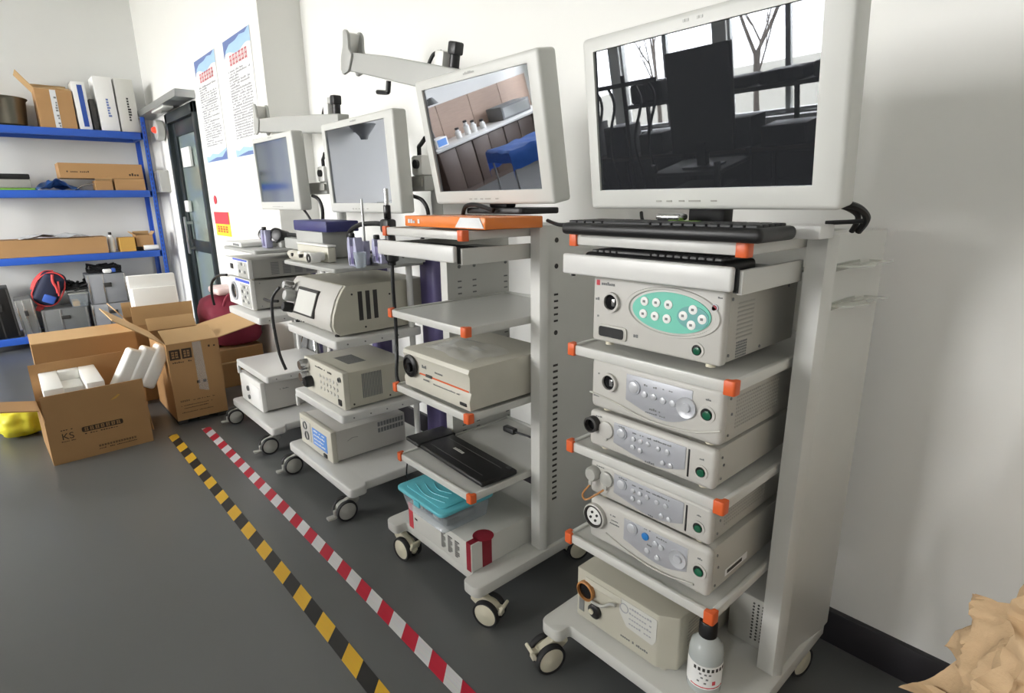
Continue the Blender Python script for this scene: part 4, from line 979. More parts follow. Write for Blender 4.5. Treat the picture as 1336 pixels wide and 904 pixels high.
# ------------------------------------------------------------------ blue shelving on the far wall
SX0, SX1, SY0, SY1 = -8.30, -7.80, -.27, 1.475
t = thing('shelving_unit', 'blue steel shelving unit against the far wall', 'shelf', (-8.05, .35, 0))
L = lambda x, y: (x+8.05, y-.35)
for x in (SX0, SX1-.045):
    for y in (SY0, SY1-.045):
        b = B(); a = L(x, y); fr = x > -8
        box(b, a[0]+(.04 if fr else 0), a[0]+(.045 if fr else .005), a[1], a[1]+.045, 0, 2.43); box(b, a[0], a[0]+.045, a[1]+(.04 if y > 0 else 0), a[1]+(.045 if y > 0 else .005), 0, 2.43)
        p = obj('post', b, 'steel_blue', t)
        b = B(); xx = a[0]+(.0455 if fr else -.0005)
        for k in range(46): box(b, xx-.0006, xx+.0006, a[1]+.016, a[1]+.026, .1+k*.05, .13+k*.05)
        obj('slot_holes', b, 'navy', p)['kind'] = 'stuff'
SHZ = (2.265, 1.64, .962, .135)
for z in SHZ:
    b = B(); y0, y1 = SY0-.35+.04, SY1-.35-.04
    for x in (SX0+8.05, SX1+8.05-.03): box(b, x, x+.03, y0, y1, z-.075, z, .004)
    for y in (y0, y1-.03): box(b, SX0+8.05, SX1+8.05, y, y+.03, z-.07, z-.005, .004)
    s = obj('shelf_frame', b, 'steel_blue', t); obj('shelf_deck', box(B(), SX0+8.08, SX1+8.02, y0, y1, z-.012, z-.002), 'deck_grey', s)
FX = -7.84
def carton(name, label, loc, rz, w, d, h, flaps=None, m='cardboard', mi='cardboard_light', th=.006, tape=False, cat='cardboard box', top=False, group='cardboard boxes'):
    """front wall faces local -y; flaps: side -> (angle outward from vertical, length)"""
    t = thing(name, label, cat, loc, rz, group)
    obj('wall_panel', box(B(), -w/2, w/2, 0, th, 0, h), m, t); obj('wall_panel', box(B(), -w/2, w/2, d-th, d, 0, h), m, t)
    obj('wall_panel', box(B(), -w/2, -w/2+th, th, d-th, 0, h), m, t); obj('wall_panel', box(B(), w/2-th, w/2, th, d-th, 0, h), m, t)
    obj('bottom_panel', box(B(), -w/2+th, w/2-th, th, d-th, .001, th), m, t)
    if top: obj('top_panel', box(B(), -w/2, w/2, 0, d, h, h+th), mi, t)
    for k, fl in (flaps or {}).items():
        a = math.radians(fl[0]); ln = fl[1]; y0 = fl[2] if len(fl) > 2 else .004; b = B()
        if k == 'f': box(b, -w/2+.004, w/2-.004, -th/2, th/2, 0, ln, M=TR(0, th/2, h) @ RX(a))
        if k == 'b': box(b, -w/2+.004, w/2-.004, -th/2, th/2, 0, ln, M=TR(0, d-th/2, h) @ RX(-a))
        if k == 'l': box(b, -th/2, th/2, y0, d-.004, 0, ln, M=TR(-w/2+th/2, 0, h) @ RY(-a))
        if k == 'r': box(b, -th/2, th/2, .004, d-.004, 0, ln, M=TR(w/2-th/2, 0, h) @ RY(a))
        obj('flap', b, mi, t)
    return t
Q = PI/2
z = SHZ[0]+.001
t = thing('stock_pot', 'large dull steel pot on the top blue shelf', 'pot', (-8.06, .24, z))
obj('pot_body', lathe(B(), [(0, 0), (.19, 0), (.215, .02), (.235, .25), (.255, .275), (.25, .28), (.228, .255), (.21, .03), (0, .02)], (0, 0, 0), 40), 'pot', t)
carton('carton', 'taped open cardboard box beside the steel pot on the top shelf', (FX, .70, z), Q, .305, .34, .37, {'l': (38, .2), 'r': (-80, .12), 'b': (20, .1), 'f': (-70, .1)})
o = [c for c in COL.objects if c.name.startswith('carton')][-1]
obj('packing_tape', box(B(), -.03, .02, -.0012, 0, .0, .37), 'pale_film', o); obj('tape_print', greek(B(), -.02, 0, .3, .02, 12, M=RY(-PI/2) @ TR(.03, -.001, -.015)), 'print_grey', o)
def slab(name, label, y0, y1, zt, m, d=.3, lean=0, cat='box', z0=z, group='files on the top shelf', stripe=None, textm=None):
    t = thing(name, label, cat, (FX, (y0+y1)/2, z0), Q, group); w = y1-y0; h = zt-z0
    Mx = RY(math.radians(lean))
    obj('cover', box(B(), -w/2, w/2, 0, d, .004, h, .003, M=Mx), m, t)
    if stripe: obj('stripe', box(B(), -w*.12, w*.28, -.0015, 0, .03, h-.03, M=Mx), stripe, t)
    if textm: obj('spine_text', greek(B(), -.02, -.02, min(.25, h*.45), .03, 9, M=Mx @ TR(w*.12, -.001, h*.62) @ RY(PI/2)), textm, t)
slab('binder', 'white binder with blue spine band on the top shelf', .872, .985, 2.74, 'paper', stripe='book_blue', cat='binder', lean=-1)
slab('folder', 'thin dark folder squeezed beside the blue banded binder', 1.0, 1.045, 2.58, 'print_dark', cat='folder', lean=-1)
slab('file_box', 'white file box with blue lettering on the top shelf', 1.065, 1.235, 2.815, 'paper', textm='poster_blue', cat='file box', lean=-1)
slab('file_box', 'off-white file box at the end of the top shelf', 1.25, 1.425, 2.815, 'paper_grey', textm='print_dark', cat='file box', lean=-.5)
z = SHZ[1]+.001
carton('flat_carton', 'small flat cardboard box under the long one on the second shelf', (FX, 1.235, z), Q, .29, .34, .115, None, top=True)
t = carton('long_carton', 'long flat cardboard box on the second blue shelf', (FX-.02, 1.0, z+.125), Q, .76, .36, .15, None, top=True, mi='cardboard')
obj('print', greek(B(), -.32, .06, .2, .016, 12), 'print_brown', t); obj('print_mark', greek(B(), .24, .03, .1, .03, 4), 'print_brown', t)
carton('torn_carton', 'torn tan carton propping the long flat box on the second shelf', (FX+.0, .99, z), Q, .16, .2, .1, {'f': (60, .05)}, mi='cardboard_light')
t = thing('blue_sheet', 'crumpled blue plastic sheet on the second shelf', 'sheet', (-7.98, .58, z)); obj('sheet', sheet('s', lambda u, v: Vector((-.14+.3*v, -.19+.38*u, .004+.12*nz(u, v, 6)*math.sin(PI*u)**.6)), 20, 14, '', 0), 'blue_film', t)
t = thing('steel_strap', 'curved steel strap beside the blue sheet on the second shelf', 'strap', (-7.9, .85, z)); obj('strap', tube(B(), [(0, -.12, .005), (0, -.04, .05), (0, .06, .065), (0, .15, .03)], .008), 'chrome', t)
t = thing('grey_recorder', 'grey recorder unit with black lid at the left of the second shelf', 'recorder', (-8.02, .17, z+.022)); obj('case', box(B(), -.16, .16, -.2, .2, 0, .085, .006), 'device_grey', t); obj('lid', box(B(), -.15, .15, -.19, .2, .086, .14, .012), 'black', t)
t = thing('circuit_board', 'green board under the grey recorder on the second shelf', 'board', (-8.02, .19, z)); obj('board', box(B(), -.17, .17, -.22, .22, 0, .02, .002), 'green_lens', t); obj('board_edge', box(B(), .17, .175, -.2, .2, .004, .016), 'green_sticker', t)
z = SHZ[2]+.001
t = carton('plank_carton', 'very long low cardboard box on the third shelf', (FX, .37, z), Q, 1.10, .32, .17, None, top=True, mi='cardboard')
t = thing('white_sheet', 'white plastic sheeting spread over the very long cardboard box', 'sheet', (-8.0, .52, z+.178)); obj('sheet', sheet('s', lambda u, v: Vector((-.1+.28*v, -.35+.62*u, .004+.05*nz(u*1.5, v, 6)*math.sin(PI*u)**.5)), 24, 10, '', 0), 'pale_film', t)
t = thing('spray_bottle', 'slim white bottle with black cap on the third shelf', 'bottle', (-7.9, .965, z)); obj('body', lathe(B(), [(0, 0), (.03, 0), (.032, .01), (.032, .16), (.02, .185), (.014, .19)], (0, 0, 0), 20), 'white_plastic', t); obj('cap', cyl(B(), (0, 0, .205), 'z', .016, .03, 14), 'black', t)
carton('yellow_carton', 'small bright yellow-brown carton on the third shelf', (FX, 1.11, z), Q, .15, .2, .15, None, top=True, m='cardboard_yellow', mi='cardboard_yellow')
carton('small_carton', 'small open cardboard box near the shelf post', (FX-.03, 1.29, z+.045), Q, .17, .2, .13, {'l': (50, .06), 'r': (40, .05), 'b': (10, .04)})
t = thing('flat_packet', 'dark flat packet supporting the small open carton', 'packet', (-8.0, 1.27, z)); obj('wrap', box(B(), -.1, .1, -.09, .12, 0, .044, .008), 'print_dark', t)
t = thing('paper_roll', 'white paper roll lying at the end of the third shelf', 'roll', (-7.85, 1.34, z+.03)); obj('roll', cyl(B(), (0, 0, 0), 'y', .029, .15, 20, bev=.004), 'paper', t); obj('core', cyl(B(), (0, 0, 0), 'y', .012, .152, 14), 'cardboard', t)
z = SHZ[3]+.001
def case(label, y0, y1, h, m, edge, d=.36, z0=z, lean=0, group='equipment cases on the bottom shelf', x=FX):
    t = thing('equipment_case', label, 'case', (x, (y0+y1)/2, z0), Q, group); w = y1-y0; Mx = RY(math.radians(lean))
    obj('shell', box(B(), -w/2, w/2, 0, d, 0, h, .008, M=Mx), m, t)
    for x_ in (-w/2, -w*.12, w/2-.018): obj('edge_trim', box(B(), x_, x_+.018, -.004, .004, .005, h-.005, .002, M=Mx), edge, t)
    obj('handle', box(B(), -w*.1, w*.1, -.012, -.002, h*.55, h*.7, .004, M=Mx), 'print_dark', t)
    return t
case('tall black case at the left end of the bottom shelf', -.19, .02, .52, 'black', 'print_dark', lean=-3)
case('narrow ribbed aluminium case on the bottom shelf', .045, .19, .39, 'aluminium', 'chrome', lean=-4)
case('grey case lying under the navy backpack', .22, .62, .25, 'print_grey', 'aluminium')
case('grey case under the clear bins at the right of the bottom shelf', .66, 1.06, .255, 'deck_grey', 'chrome')
case('upper clear grey case near the shelf post', .67, 1.03, .33, 'deck_grey', 'chrome', z0=z+.262)
t = thing('clear_bin', 'low clear bin on the grey case', 'bin', (FX-.16, .57, z+.252)); b = B()
prism(b, [(-.07, 0), (.07, 0), (.085, .14), (-.085, .14)], 'x', -.14, .15, .004); obj('tub', b, 'clear_box', t); obj('rim', box(B(), -.16, .17, -.09, .09, .14, .155, .004), 'clear_acrylic', t); obj('content', box(B(), -.1, .12, -.06, -.0, .005, .06, .004), 'cardboard_yellow', t)
t = thing('backpack', 'navy backpack with coral straps leaning on the bottom shelf', 'backpack', (-7.93, .33, z+.285), math.radians(0))
BM = TR(0, 0, .19) @ RX(math.radians(-28)) @ RY(math.radians(8))
obj('body', box(B(), -.08, .08, -.115, .115, -.19, .19, .07, 5, M=BM), 'navy_cloth', t)
def loop(x, r): return [(x, -.118, -.10), (x, -.12, .06), (x, -.07, .165), (x, .0, .192), (x, .07, .165), (x, .12, .06), (x, .118, -.10), (x, .07, -.168), (x, .0, -.192), (x, -.07, -.168), (x, -.118, -.10)]
obj('piping', tube(B(), loop(.05, 0), .008, 8, M=BM), 'red_cloth', t)
obj('side_panel', tube(B(), [(.0, -.115, -.06), (.0, -.124, .03), (.0, -.09, .14), (0, -.02, .18)], .028, 10, M=BM), 'red_cloth', t)
b = B(); tube(b, [(.07, -.03, .17), (.088, .0, .10), (.092, .05, .05), (.088, .08, .0)], .013, 8, M=BM); obj('strap', b, 'red_cloth', t)
obj('strap', tube(B(), [(.08, .04, .12), (.09, .075, .04), (.086, .10, -.03)], .009, 8, M=BM), 'red_cloth', t)
obj('pocket', box(B(), .06, .094, -.02, .09, -.14, -.05, .015, M=BM), 'blue_cloth', t)
obj('loose_strap', box(B(), .0, .03, -.03, .03, -.27, -.17, .005, M=BM), 'red_cloth', t)
random.seed(11)
for lab, y0, zz, n in (('tangle of black cables on the clear bin', .58, z+.43, 9), ('tangle of black cables on top of the upper clear grey case', .86, z+.60, 10)):
    b = B()
    for k in range(n):
        P0 = [(random.uniform(-.12, .12), random.uniform(-.16, .16), random.uniform(0, .1)) for _ in range(5)]; tube(b, P0, .013, 6, 5)
    o = obj('cable_tangle', b, 'black_cable'); o.location = (-7.98, y0, zz); tag(o, lab, 'cables')
t = thing('wrapped_part', 'white and blue wrapped part lying among the black cables', 'packet', (-7.86, .88, z+.6)); obj('wrap', box(B(), -.04, .04, -.05, .03, 0, .045, .015, 3), 'paper', t); obj('blue_end', box(B(), -.035, .035, .03, .07, .005, .05, .012, 3), 'blue_cloth', t)
# ------------------------------------------------------------------ boxes on the floor
t = carton('printed_carton', 'open printed cardboard box full of white foam in front', (-4.10, .275, 0.001), Q+math.radians(2), .515, .52, .272, {'f': (3, .155), 'b': (2, .235), 'l': (78, .32, .27), 'r': (176, .2)}, m='cardboard', mi='cardboard')
obj('logo', text_mesh('KS', .055), 'print_brown', t); lg = [c for c in COL.objects if c.name.startswith('logo')][-1]; lg.matrix_local = TR(-.165, -.0006, .145) @ RX(Q)
b = B(); greek(b, -.195, .20, .06, .008, 5); greek(b, -.20, .13, .07, .006, 9); obj('logo_print', b, 'print_brown', t)
bar = obj('title_bar', prism(B(), rpoly([(-.095, .165), (.115, .165), (.115, .197), (-.095, .197)], .012), 'y', -.0012, .0), 'print_brown', t)
obj('title', greek(B(), -.085, .170, .19, .022, 7, -.0016, .0008, cjk=True), 'cardboard', bar)
b = B(); greek(b, -.085, .15, .17, .006, 13); greek(b, -.03, .05, .20, .012, 14, cjk=True); greek(b, -.03, .035, .2, .006, 22); obj('small_print', b, 'print_brown', t)
obj('worn_mark', quad(B(), [(.07, -.0005, .33), (.1, -.0005, .335), (.125, -.0005, .355), (.115, -.0005, .36)], .001, M=TR(0, -.009, 0)), 'cardboard_yellow', t)
t = thing('foam_insert', 'square white foam frame lying in the front box', 'foam', (-4.40, .19, .33), 0, 'white packing foam')
b = B(); 
for (x0, x1, y0, y1) in ((-.25, .255, -.145, -.05), (-.25, .255, .06, .15), (-.25, -.16, -.05, .06)): box(b, x0, x1, y0, y1, 0, .12, .006)
obj('frame', b, 'foam', t); obj('inner_ledge', box(B(), -.16, .05, -.05, .06, 0, .06, .008), 'foam', t)
t = thing('foam_cushion', 'ribbed white foam block standing tilted in the front box', 'foam', (-4.36, .47, .30), 0, 'white packing foam')
FM = TR(0, .02, .0) @ RZ(math.radians(8)) @ RX(math.radians(-30))
for i, x in enumerate((-.08, .0, .08)):
    b = B(); box(b, -.05, .05, -.045, .045, 0, .30, .02, 4, M=TR(0, x*1.0, 0) @ FM @ TR(0, 0, 0)); obj('rib', b, 'foam', t)
carton('closed_carton', 'closed cardboard box behind the open printed one', (-4.93, .345, 0.001), Q, .60, .42, .575, None, top=True)
t = carton('tall_carton', 'tall cardboard box with symbols and clear tape by the floor tapes', (-4.285, .878, 0.03), Q, .325, .58, .545, {'l': (52, .34), 'r': (78, .28), 'b': (30, .1), 'f': (-74, .22)})
b = B(); ring(b, (-.11, -.0008, .47), 'y', .028, .006, .0012, 4); box(b, -.15, -.085, -.0014, 0, .435, .505) ; box(b, -.075, -.015, -.0014, 0, .435, .505); s = obj('symbol_panels', b, 'print_brown', t)
b = B(); greek(b, -.14, .445, .045, .045, 2, -.0018, .0008, cjk=True); greek(b, -.066, .445, .042, .045, 2, -.0018, .0008, cjk=True); obj('symbols', b, 'cardboard', s)
b = B(); greek(b, -.14, .41, .12, .01, 10); greek(b, .09, .49, .05, .015, 3); greek(b, -.13, .13, .06, .012, 5, cjk=True); greek(b, -.05, .13, .14, .006, 18); greek(b, -.13, .10, .2, .006, 24); greek(b, -.13, .08, .18, .006, 22); greek(b, -.13, .05, .2, .006, 22); box(b, -.01, .01, -.001, 0, .245, .265); box(b, .03, .05, -.001, 0, .245, .265); obj('small_print', b, 'print_brown', t)
obj('clear_tape', quad(B(), [(.0, -.0008, .2), (.06, -.0008, .18), (.05, -.0008, .54), (-.005, -.0008, .54)], .001), 'clear_film', t)
t = thing('low_pallet', 'dark low board under the tall symbol box', 'board', (-4.56, .878, 0)); b = B()
for y in (-.13, 0, .13): box(b, -.28, .27, y-.03, y+.03, 0.0005, .028, .003)
obj('slat', b, 'print_dark', t)
t = carton('back_carton', 'open cardboard box with a foam slab behind the tall box', (-5.02, .86, 0.001), Q, .42, .44, .60, {'f': (4, .145), 'l': (35, .16), 'r': (172, .2), 'b': (10, .12)})
t = thing('foam_slab', 'white foam slab sticking out of the back cardboard box', 'foam', (-5.16, .85, .36), 0, 'white packing foam'); Mx = RY(math.radians(-6)); obj('slab', box(B(), -.04, .04, -.16, .16, 0, .60, .012, M=Mx), 'foam', t); obj('lip', box(B(), .04, .07, -.15, .15, 0, .5, .01, M=Mx), 'foam', t)
t = thing('yellow_bag', 'crumpled bright yellow plastic bag on the floor behind the front box', 'plastic bag', (-4.84, -.09, 0)); b = bmesh.new(); bmesh.ops.create_icosphere(b, subdivisions=4, radius=1)
for v in b.verts:
    k = 1+.35*(nz((v.co.x+1)*.5, (v.co.y+1)*.5, 6)-.5)+.25*(nz((v.co.z+1)*.5, (v.co.x+1)*.5, 9)-.5); v.co = Vector((v.co.x*.12*k, v.co.y*.13*k, max(0, .09+v.co.z*.1*k)))
obj('bag', b, 'yellow', t); obj('knot', ball(B(), (.0, .02, .19), .03, .03, .03, 10), 'yellow', t)
o = obj('paper_strip', box(B(), -.5, .0, -.05, .05, 0, .002), 'paper'); o.location = (-5.0, -.24, .0004); o.rotation_euler = (0, 0, math.radians(60)); tag(o, 'white paper strip on the floor beside the yellow bag', 'paper strip')
# stack by the pier: flat cartons with a maroon bag
carton('flat_stack_carton', 'lowest flat cardboard box below the maroon bag', (-4.93, 1.34, 0.001), Q, .42, .5, .20, None, top=True)
carton('flat_stack_carton', 'upper flat cardboard box directly below the maroon bag', (-4.96, 1.36, 0.21), Q+.06, .38, .45, .10, None, top=True)
t = thing('maroon_bag', 'maroon cloth bag on flat cardboard boxes by the wall', 'bag', (-5.18, 1.38, .318)); b = bmesh.new(); bmesh.ops.create_icosphere(b, subdivisions=4, radius=1)
for v in b.verts:
    s = lambda q: math.copysign(abs(q)**.6, q); k = 1+.14*(nz((v.co.x+1)*.5, (v.co.z+1)*.5, 7)-.5); v.co = Vector((s(v.co.x)*.26*k, s(v.co.y)*.22*k, .21+s(v.co.z)*.21*k))
obj('body', b, 'maroon', t); obj('handle', tube(B(), [(.22, -.1, .36), (.25, -.06, .45), (.24, .05, .46), (.2, .1, .37)], .012), 'maroon', t)
t = thing('pink_wrap', 'pale pink wrapped parcel on the maroon bag', 'parcel', (-5.1, 1.33, .762)); obj('wrap', box(B(), -.15, .13, -.08, .08, 0, .06, .025, 3), 'skin_pink', t); obj('tie', box(B(), -.02, .0, -.082, .082, -.002, .062, .01), 'paper', t)
# crumpled kraft paper heap at the right edge
def wrinkle(b, amp, k=7):
    b.normal_update()
    for v in b.verts:
        q = v.co*k; v.co += v.normal*amp*(noise.ridged_multi_fractal(q, 1.0, 2.2, 3, 1.0, 2.0)-1.1)
def facets(b, pts, nu, nv, wrap=False):
    n = nu if wrap else nu-1
    for i in range(n):
        for j in range(nv-1):
            p = (pts[i][j], pts[(i+1) % nu][j], pts[(i+1) % nu][j+1], pts[i][j+1])
            if (i+j) % 2: b.faces.new((p[0], p[1], p[2])); b.faces.new((p[0], p[2], p[3]))
            else: b.faces.new((p[0], p[1], p[3])); b.faces.new((p[1], p[2], p[3]))
random.seed(21)
HT = 1.07
t = thing('kraft_paper_heap', 'heap of crumpled beige packing paper at the right edge', 'paper', (.18, 1.40, .001))
b = bmesh.new(); NU, NV = 26, 13; g = []
for i in range(NU):
    row = []; lob = .31+.025*math.sin(3*2*PI*i/NU+1)+random.uniform(-.02, .02)
    for j in range(NV):
        r = (j+1)/NV; a = 2*PI*(i+random.uniform(-.3, .3))/NU+.25*math.sin(6*r)
        k = 1+random.uniform(-.10, .10)*r
        row.append(b.verts.new((lob*r*k*math.cos(a), lob*.9*r*k*math.sin(a), max(0, HT*(1-r**4)+random.uniform(-.03, .03)*(1 if 0 < j < NV-1 else 0)) if j < NV-1 else 0)))
    g.append(row)
facets(b, g, NU, NV, True)
tp = b.verts.new((0, 0, HT))
for i in range(NU): b.faces.new((tp, g[i][0], g[(i+1) % NU][0]))
bmesh.ops.subdivide_edges(b, edges=list(b.edges), cuts=4, smooth=.7, use_grid_fill=True); bmesh.ops.triangulate(b, faces=list(b.faces)); wrinkle(b, .035)
obj('crumpled_sheet', b, 'kraft', t, 42)
def crumple(p0, du, dv, amp, seed, nu=13, nv=13):
    random.seed(seed); p0, du, dv = Vector(p0), Vector(du), Vector(dv); n = du.cross(dv).normalized(); b = bmesh.new(); ph = random.uniform(0, 6)
    g = [[b.verts.new(p0+du*((i+random.uniform(-.3, .3))/(nu-1))+dv*((j+random.uniform(-.3, .3))/(nv-1))+n*(amp*random.uniform(-1, 1)+amp*2*math.sin(4*i/nu*2+ph+j*.4))) for j in range(nv)] for i in range(nu)]
    facets(b, g, nu, nv); bmesh.ops.subdivide_edges(b, edges=list(b.edges), cuts=4, smooth=.7, use_grid_fill=True); wrinkle(b, .028, 8); bmesh.ops.solidify(b, geom=list(b.faces), thickness=.0015); return b
for k, (p0, du, dv, am) in enumerate((((-.36, -.10, .46), (.30, -.22, .18), (.06, .10, .22), .010), ((-.22, -.20, .26), (.34, -.12, .06), (.02, .04, .34), .012), ((-.24, -.20, .64), (.40, -.12, .06), (.05, .08, .24), .012), ((-.16, -.22, .82), (.34, -.08, .08), (.02, .14, .2), .012))):
    obj('loose_sheet', crumple(p0, du, dv, am, 30+k, 9, 9), 'kraft', t, 42)
obj('rolled_edge', tube(B(), [(-.30, -.16, .46), (-.24, -.19, .49), (-.14, -.24, .53)], [.026]*20, 12), 'kraft', t)
# ------------------------------------------------------------------ the other side of the room, mirrored in the screens
t = thing('wood_wall_panel', 'wood grained wall panel above the far bench, mirrored in a screen', 'wall panel', (XF, -4.0, .80)); 
for i in range(4): obj('board', box(B(), 0, .02, -1.5+i*.72, -1.5+i*.72+.71, 0, .56), 'wood', t)
t = thing('side_bench', 'dark cabinet bench with white top along the far wall', 'bench', (-7.98, -4.0, 0))
obj('worktop', box(B(), -.36, .38, -1.5, 1.4, .76, .80, .006), 'bench_top', t)
for i in range(4):
    c = obj('cabinet', box(B(), -.34, .33, -1.48+i*.715, -1.48+i*.715+.705, 0, .758), 'bench_dark', t)
    for y in (-1.47+i*.715, -1.12+i*.715): d = obj('door', box(B(), .33, .348, y, y+.34, .08, .74, .003), 'bench_dark', c)
t = thing('desk_lamp', 'grey desk lamp on the far bench', 'lamp', (-8.1, -3.0, .801)); obj('base', cyl(B(), (0, 0, .015), 'z', .09, .03, 24, bev=.005), 'print_grey', t); obj('stem', tube(B(), [(0, 0, .03), (-.05, 0, .35), (.05, 0, .65), (.15, 0, .7)], .012), 'print_grey', t); obj('shade', lathe(B(), [(.03, .1), (.1, 0), (.095, 0), (.025, .09)], (.2, 0, .62), 20, 'z', close=True), 'print_grey', t)
t = thing('bench_tester', 'blue fronted tester box on the far bench', 'tester', (-7.85, -2.85, .801)); obj('case', box(B(), -.1, .1, -.12, .12, 0, .14, .01), 'paper', t); obj('front', box(B(), .1, .105, -.09, .09, .02, .12), 'blue_panel', t)
t = thing('bench_rack', 'grey equipment rack on the far bench', 'rack', (-8.05, -4.6, .801)); obj('case', box(B(), -.2, .2, -.4, .3, 0, .22, .01), 'print_grey', t); obj('front', box(B(), .2, .206, -.36, .26, .03, .19), 'aluminium', t)
for i, (y, h_) in enumerate(((-3.7, .16), (-3.55, .2), (-3.35, .14), (-3.9, .12))):
    t = thing('reagent_jar', ('first', 'second', 'third', 'fourth')[i]+' white jar from the desk lamp on the far bench', 'jar', (-7.95, y, .801), 0, 'jars on the far bench'); obj('body', lathe(B(), [(0, 0), (.05, 0), (.05, h_*.7), (.03, h_*.8), (.03, h_)], (0, 0, 0), 18), 'white_plastic', t); obj('cap', cyl(B(), (0, 0, h_+.01), 'z', .034, .03, 14), 'print_dark', t)
t = thing('draped_table', 'small steel table draped with blue plastic sheet', 'table', (-6.0, -2.95, 0), math.radians(12))
obj('table_top', box(B(), -.3, .3, -.45, .45, .68, .71), 'aluminium', t)
for x in (-.27, .27):
    for y in (-.42, .42): obj('leg', cyl(B(), (x, y, .34), 'z', .014, .68, 12), 'aluminium', t)
def drape(u, v):
    x = -.52+1.04*u; y = -.36+.95*v; ex = max(0, abs(x)-.31); ey = max(0, abs(y)-.46)
    zz = .722+.03*nz(u, v, 8)-1.0*(ex+ey)*1.2; return Vector((max(-.33, min(.33, x))+.02*nz(v, u, 9), max(-.48, min(.48, y)), zz))
obj('sheet', sheet('s', drape, 30, 26, '', .002), 'blue_film', t)
t = thing('wall_column', 'grey structural column beside the far bench', 'column', (-7.2, YB+.25, 0)); obj('shaft', box(B(), -.25, .25, -.25, .25, 0.0, ZC-.002), 'cart_grey', t); obj('plinth', box(B(), -.255, .255, -.255, .255, 0, .12), 'baseboard', t)
# backlit equipment mirrored in the near screen
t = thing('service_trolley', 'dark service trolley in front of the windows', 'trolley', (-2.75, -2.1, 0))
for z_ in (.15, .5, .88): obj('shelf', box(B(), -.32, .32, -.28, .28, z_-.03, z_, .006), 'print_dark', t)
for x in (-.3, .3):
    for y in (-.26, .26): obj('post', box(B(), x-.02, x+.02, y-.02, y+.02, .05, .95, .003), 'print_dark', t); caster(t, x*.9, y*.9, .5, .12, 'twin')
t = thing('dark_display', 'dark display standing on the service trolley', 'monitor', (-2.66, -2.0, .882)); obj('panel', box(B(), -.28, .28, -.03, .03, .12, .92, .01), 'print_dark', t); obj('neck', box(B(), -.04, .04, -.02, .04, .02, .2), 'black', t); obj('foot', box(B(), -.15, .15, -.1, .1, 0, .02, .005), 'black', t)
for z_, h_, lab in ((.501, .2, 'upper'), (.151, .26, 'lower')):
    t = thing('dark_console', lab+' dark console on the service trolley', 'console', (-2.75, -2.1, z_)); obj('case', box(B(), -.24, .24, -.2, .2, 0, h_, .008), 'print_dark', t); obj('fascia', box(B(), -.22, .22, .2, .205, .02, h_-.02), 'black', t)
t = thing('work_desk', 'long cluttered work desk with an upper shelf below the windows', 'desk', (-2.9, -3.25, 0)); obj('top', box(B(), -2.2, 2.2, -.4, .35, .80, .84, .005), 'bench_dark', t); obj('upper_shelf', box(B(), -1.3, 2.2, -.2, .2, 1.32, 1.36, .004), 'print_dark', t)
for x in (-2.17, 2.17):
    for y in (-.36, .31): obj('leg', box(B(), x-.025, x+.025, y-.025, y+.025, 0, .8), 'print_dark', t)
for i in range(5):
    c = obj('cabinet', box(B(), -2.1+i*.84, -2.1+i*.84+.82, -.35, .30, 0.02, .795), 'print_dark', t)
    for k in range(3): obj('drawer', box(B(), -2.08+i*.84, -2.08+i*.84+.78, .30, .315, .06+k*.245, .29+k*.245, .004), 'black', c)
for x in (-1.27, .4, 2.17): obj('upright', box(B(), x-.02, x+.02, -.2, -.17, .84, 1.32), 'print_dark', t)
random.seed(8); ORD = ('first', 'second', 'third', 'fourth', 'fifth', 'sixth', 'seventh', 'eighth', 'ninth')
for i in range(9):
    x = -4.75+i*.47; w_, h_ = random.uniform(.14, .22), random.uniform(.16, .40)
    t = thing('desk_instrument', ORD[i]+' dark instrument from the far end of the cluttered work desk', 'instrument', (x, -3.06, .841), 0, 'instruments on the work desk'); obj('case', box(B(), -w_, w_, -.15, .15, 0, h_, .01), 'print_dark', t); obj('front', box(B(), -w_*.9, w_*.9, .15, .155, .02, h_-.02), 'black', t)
    if i > 1:
        h2 = random.uniform(.08, .2); x2 = -3.95+(i-2)*.48
        t = thing('shelf_pack', ORD[i-2]+' dark pack from the far end of the desk upper shelf', 'pack', (x2, -3.25, 1.361), 0, 'packs on the desk shelf'); obj('wrap', box(B(), -.2, .2, -.16, .16, 0, h2, .03, 3), 'print_dark', t); obj('strap', box(B(), -.02, .02, -.163, .163, -.0, h2+.003, .01), 'black', t)
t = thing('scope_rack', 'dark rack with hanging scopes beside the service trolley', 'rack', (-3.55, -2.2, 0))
obj('pole', cyl(B(), (0, 0, .85), 'z', .02, 1.7, 14), 'black', t); obj('rack_foot', box(B(), -.3, .3, -.2, .2, 0, .06, .02), 'print_dark', t); obj('hook_bar', box(B(), -.35, .35, -.02, .02, 1.60, 1.64, .005), 'print_dark', t)
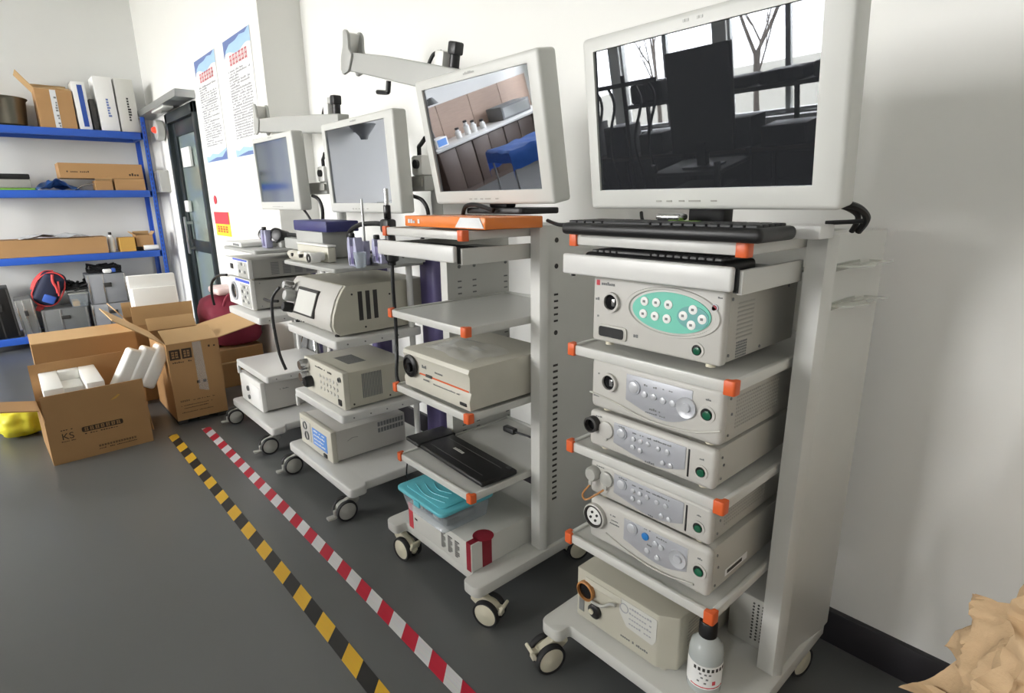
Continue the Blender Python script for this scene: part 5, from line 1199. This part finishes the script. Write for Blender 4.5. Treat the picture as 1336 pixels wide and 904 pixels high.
for k, x in enumerate((-.3, -.15, .15, .3)): obj('hung_tube', tube(B(), [(x, .03, 1.6), (x+.06, .05, 1.45), (x-.04, .06, 1.1), (x+.02, .05, .6), (x-.05, .04, .3)], .014), 'black_cable', t)
# outside: ground and a bare tree
struct('ground_outside', box(B(), -30, 20, -40, YB-.3, -.35, -.3), 'ground')
def tree(label, x, y, seed):
    random.seed(seed); t = thing('bare_tree', label, 'tree', (x, y, -.3), 0, 'bare trees outside'); b = B()
    def br(p, d, l, r, n):
        q = p+d*l; tube(b, [p, (p+q)/2+Vector((random.uniform(-.1, .1), random.uniform(-.1, .1), 0))*l*.3, q], [r, r*.8, r*.6], 5, 0)
        if n:
            for k in range(3): br(q if k else (p+q)/2, (d+Vector((random.uniform(-.7, .7), random.uniform(-.7, .7), random.uniform(-.1, .5)))).normalized(), l*.7, r*.55, n-1)
    br(Vector((0, 0, 0)), Vector((0, 0, 1)), 1.7, .07, 5); obj('branches', b, 'bark', t)
tree('bare tree outside the left window', -9.5, -11.5, 2); tree('bare tree outside the middle window', -5.6, -9.0, 4)
# pieces by the far wall that show in the pale screen
t = thing('wall_lamp', 'grey funnel shaped lamp high on the far wall', 'lamp', (XF+.001, -1.62, 2.12)); obj('bracket', box(B(), 0, .12, -.03, .03, .12, .17, .005), 'print_grey', t); obj('shade', lathe(B(), [(.05, 0), (.07, .05), (.2, .2), (.19, .21), (.06, .06), (.0, .04)], (.25, 0, 0), 24), 'print_grey', t)
t = thing('wood_cabinet', 'low wooden cabinet against the far wall', 'cabinet', (XF+.23, -1.65, 0)); obj('carcass', box(B(), -.22, .2, -.7, .7, 0, 1.08, .006), 'wood', t)
for y in (-.68, .01): d = obj('door', box(B(), .2, .22, y, y+.67, .06, 1.05, .004), 'wood', t); obj('knob', cyl(B(), (.232, y+(.6 if y < 0 else .07), .6), 'x', .015, .025, 14), 'chrome', d)
t = thing('tabletop_analyser', 'small white analyser on the wooden cabinet', 'analyser', (XF+.24, -1.9, 1.081)); obj('case', box(B(), -.12, .12, -.16, .16, 0, .12, .01), 'white_plastic', t); obj('display', box(B(), .12, .124, -.1, .06, .03, .09), 'navy', t)
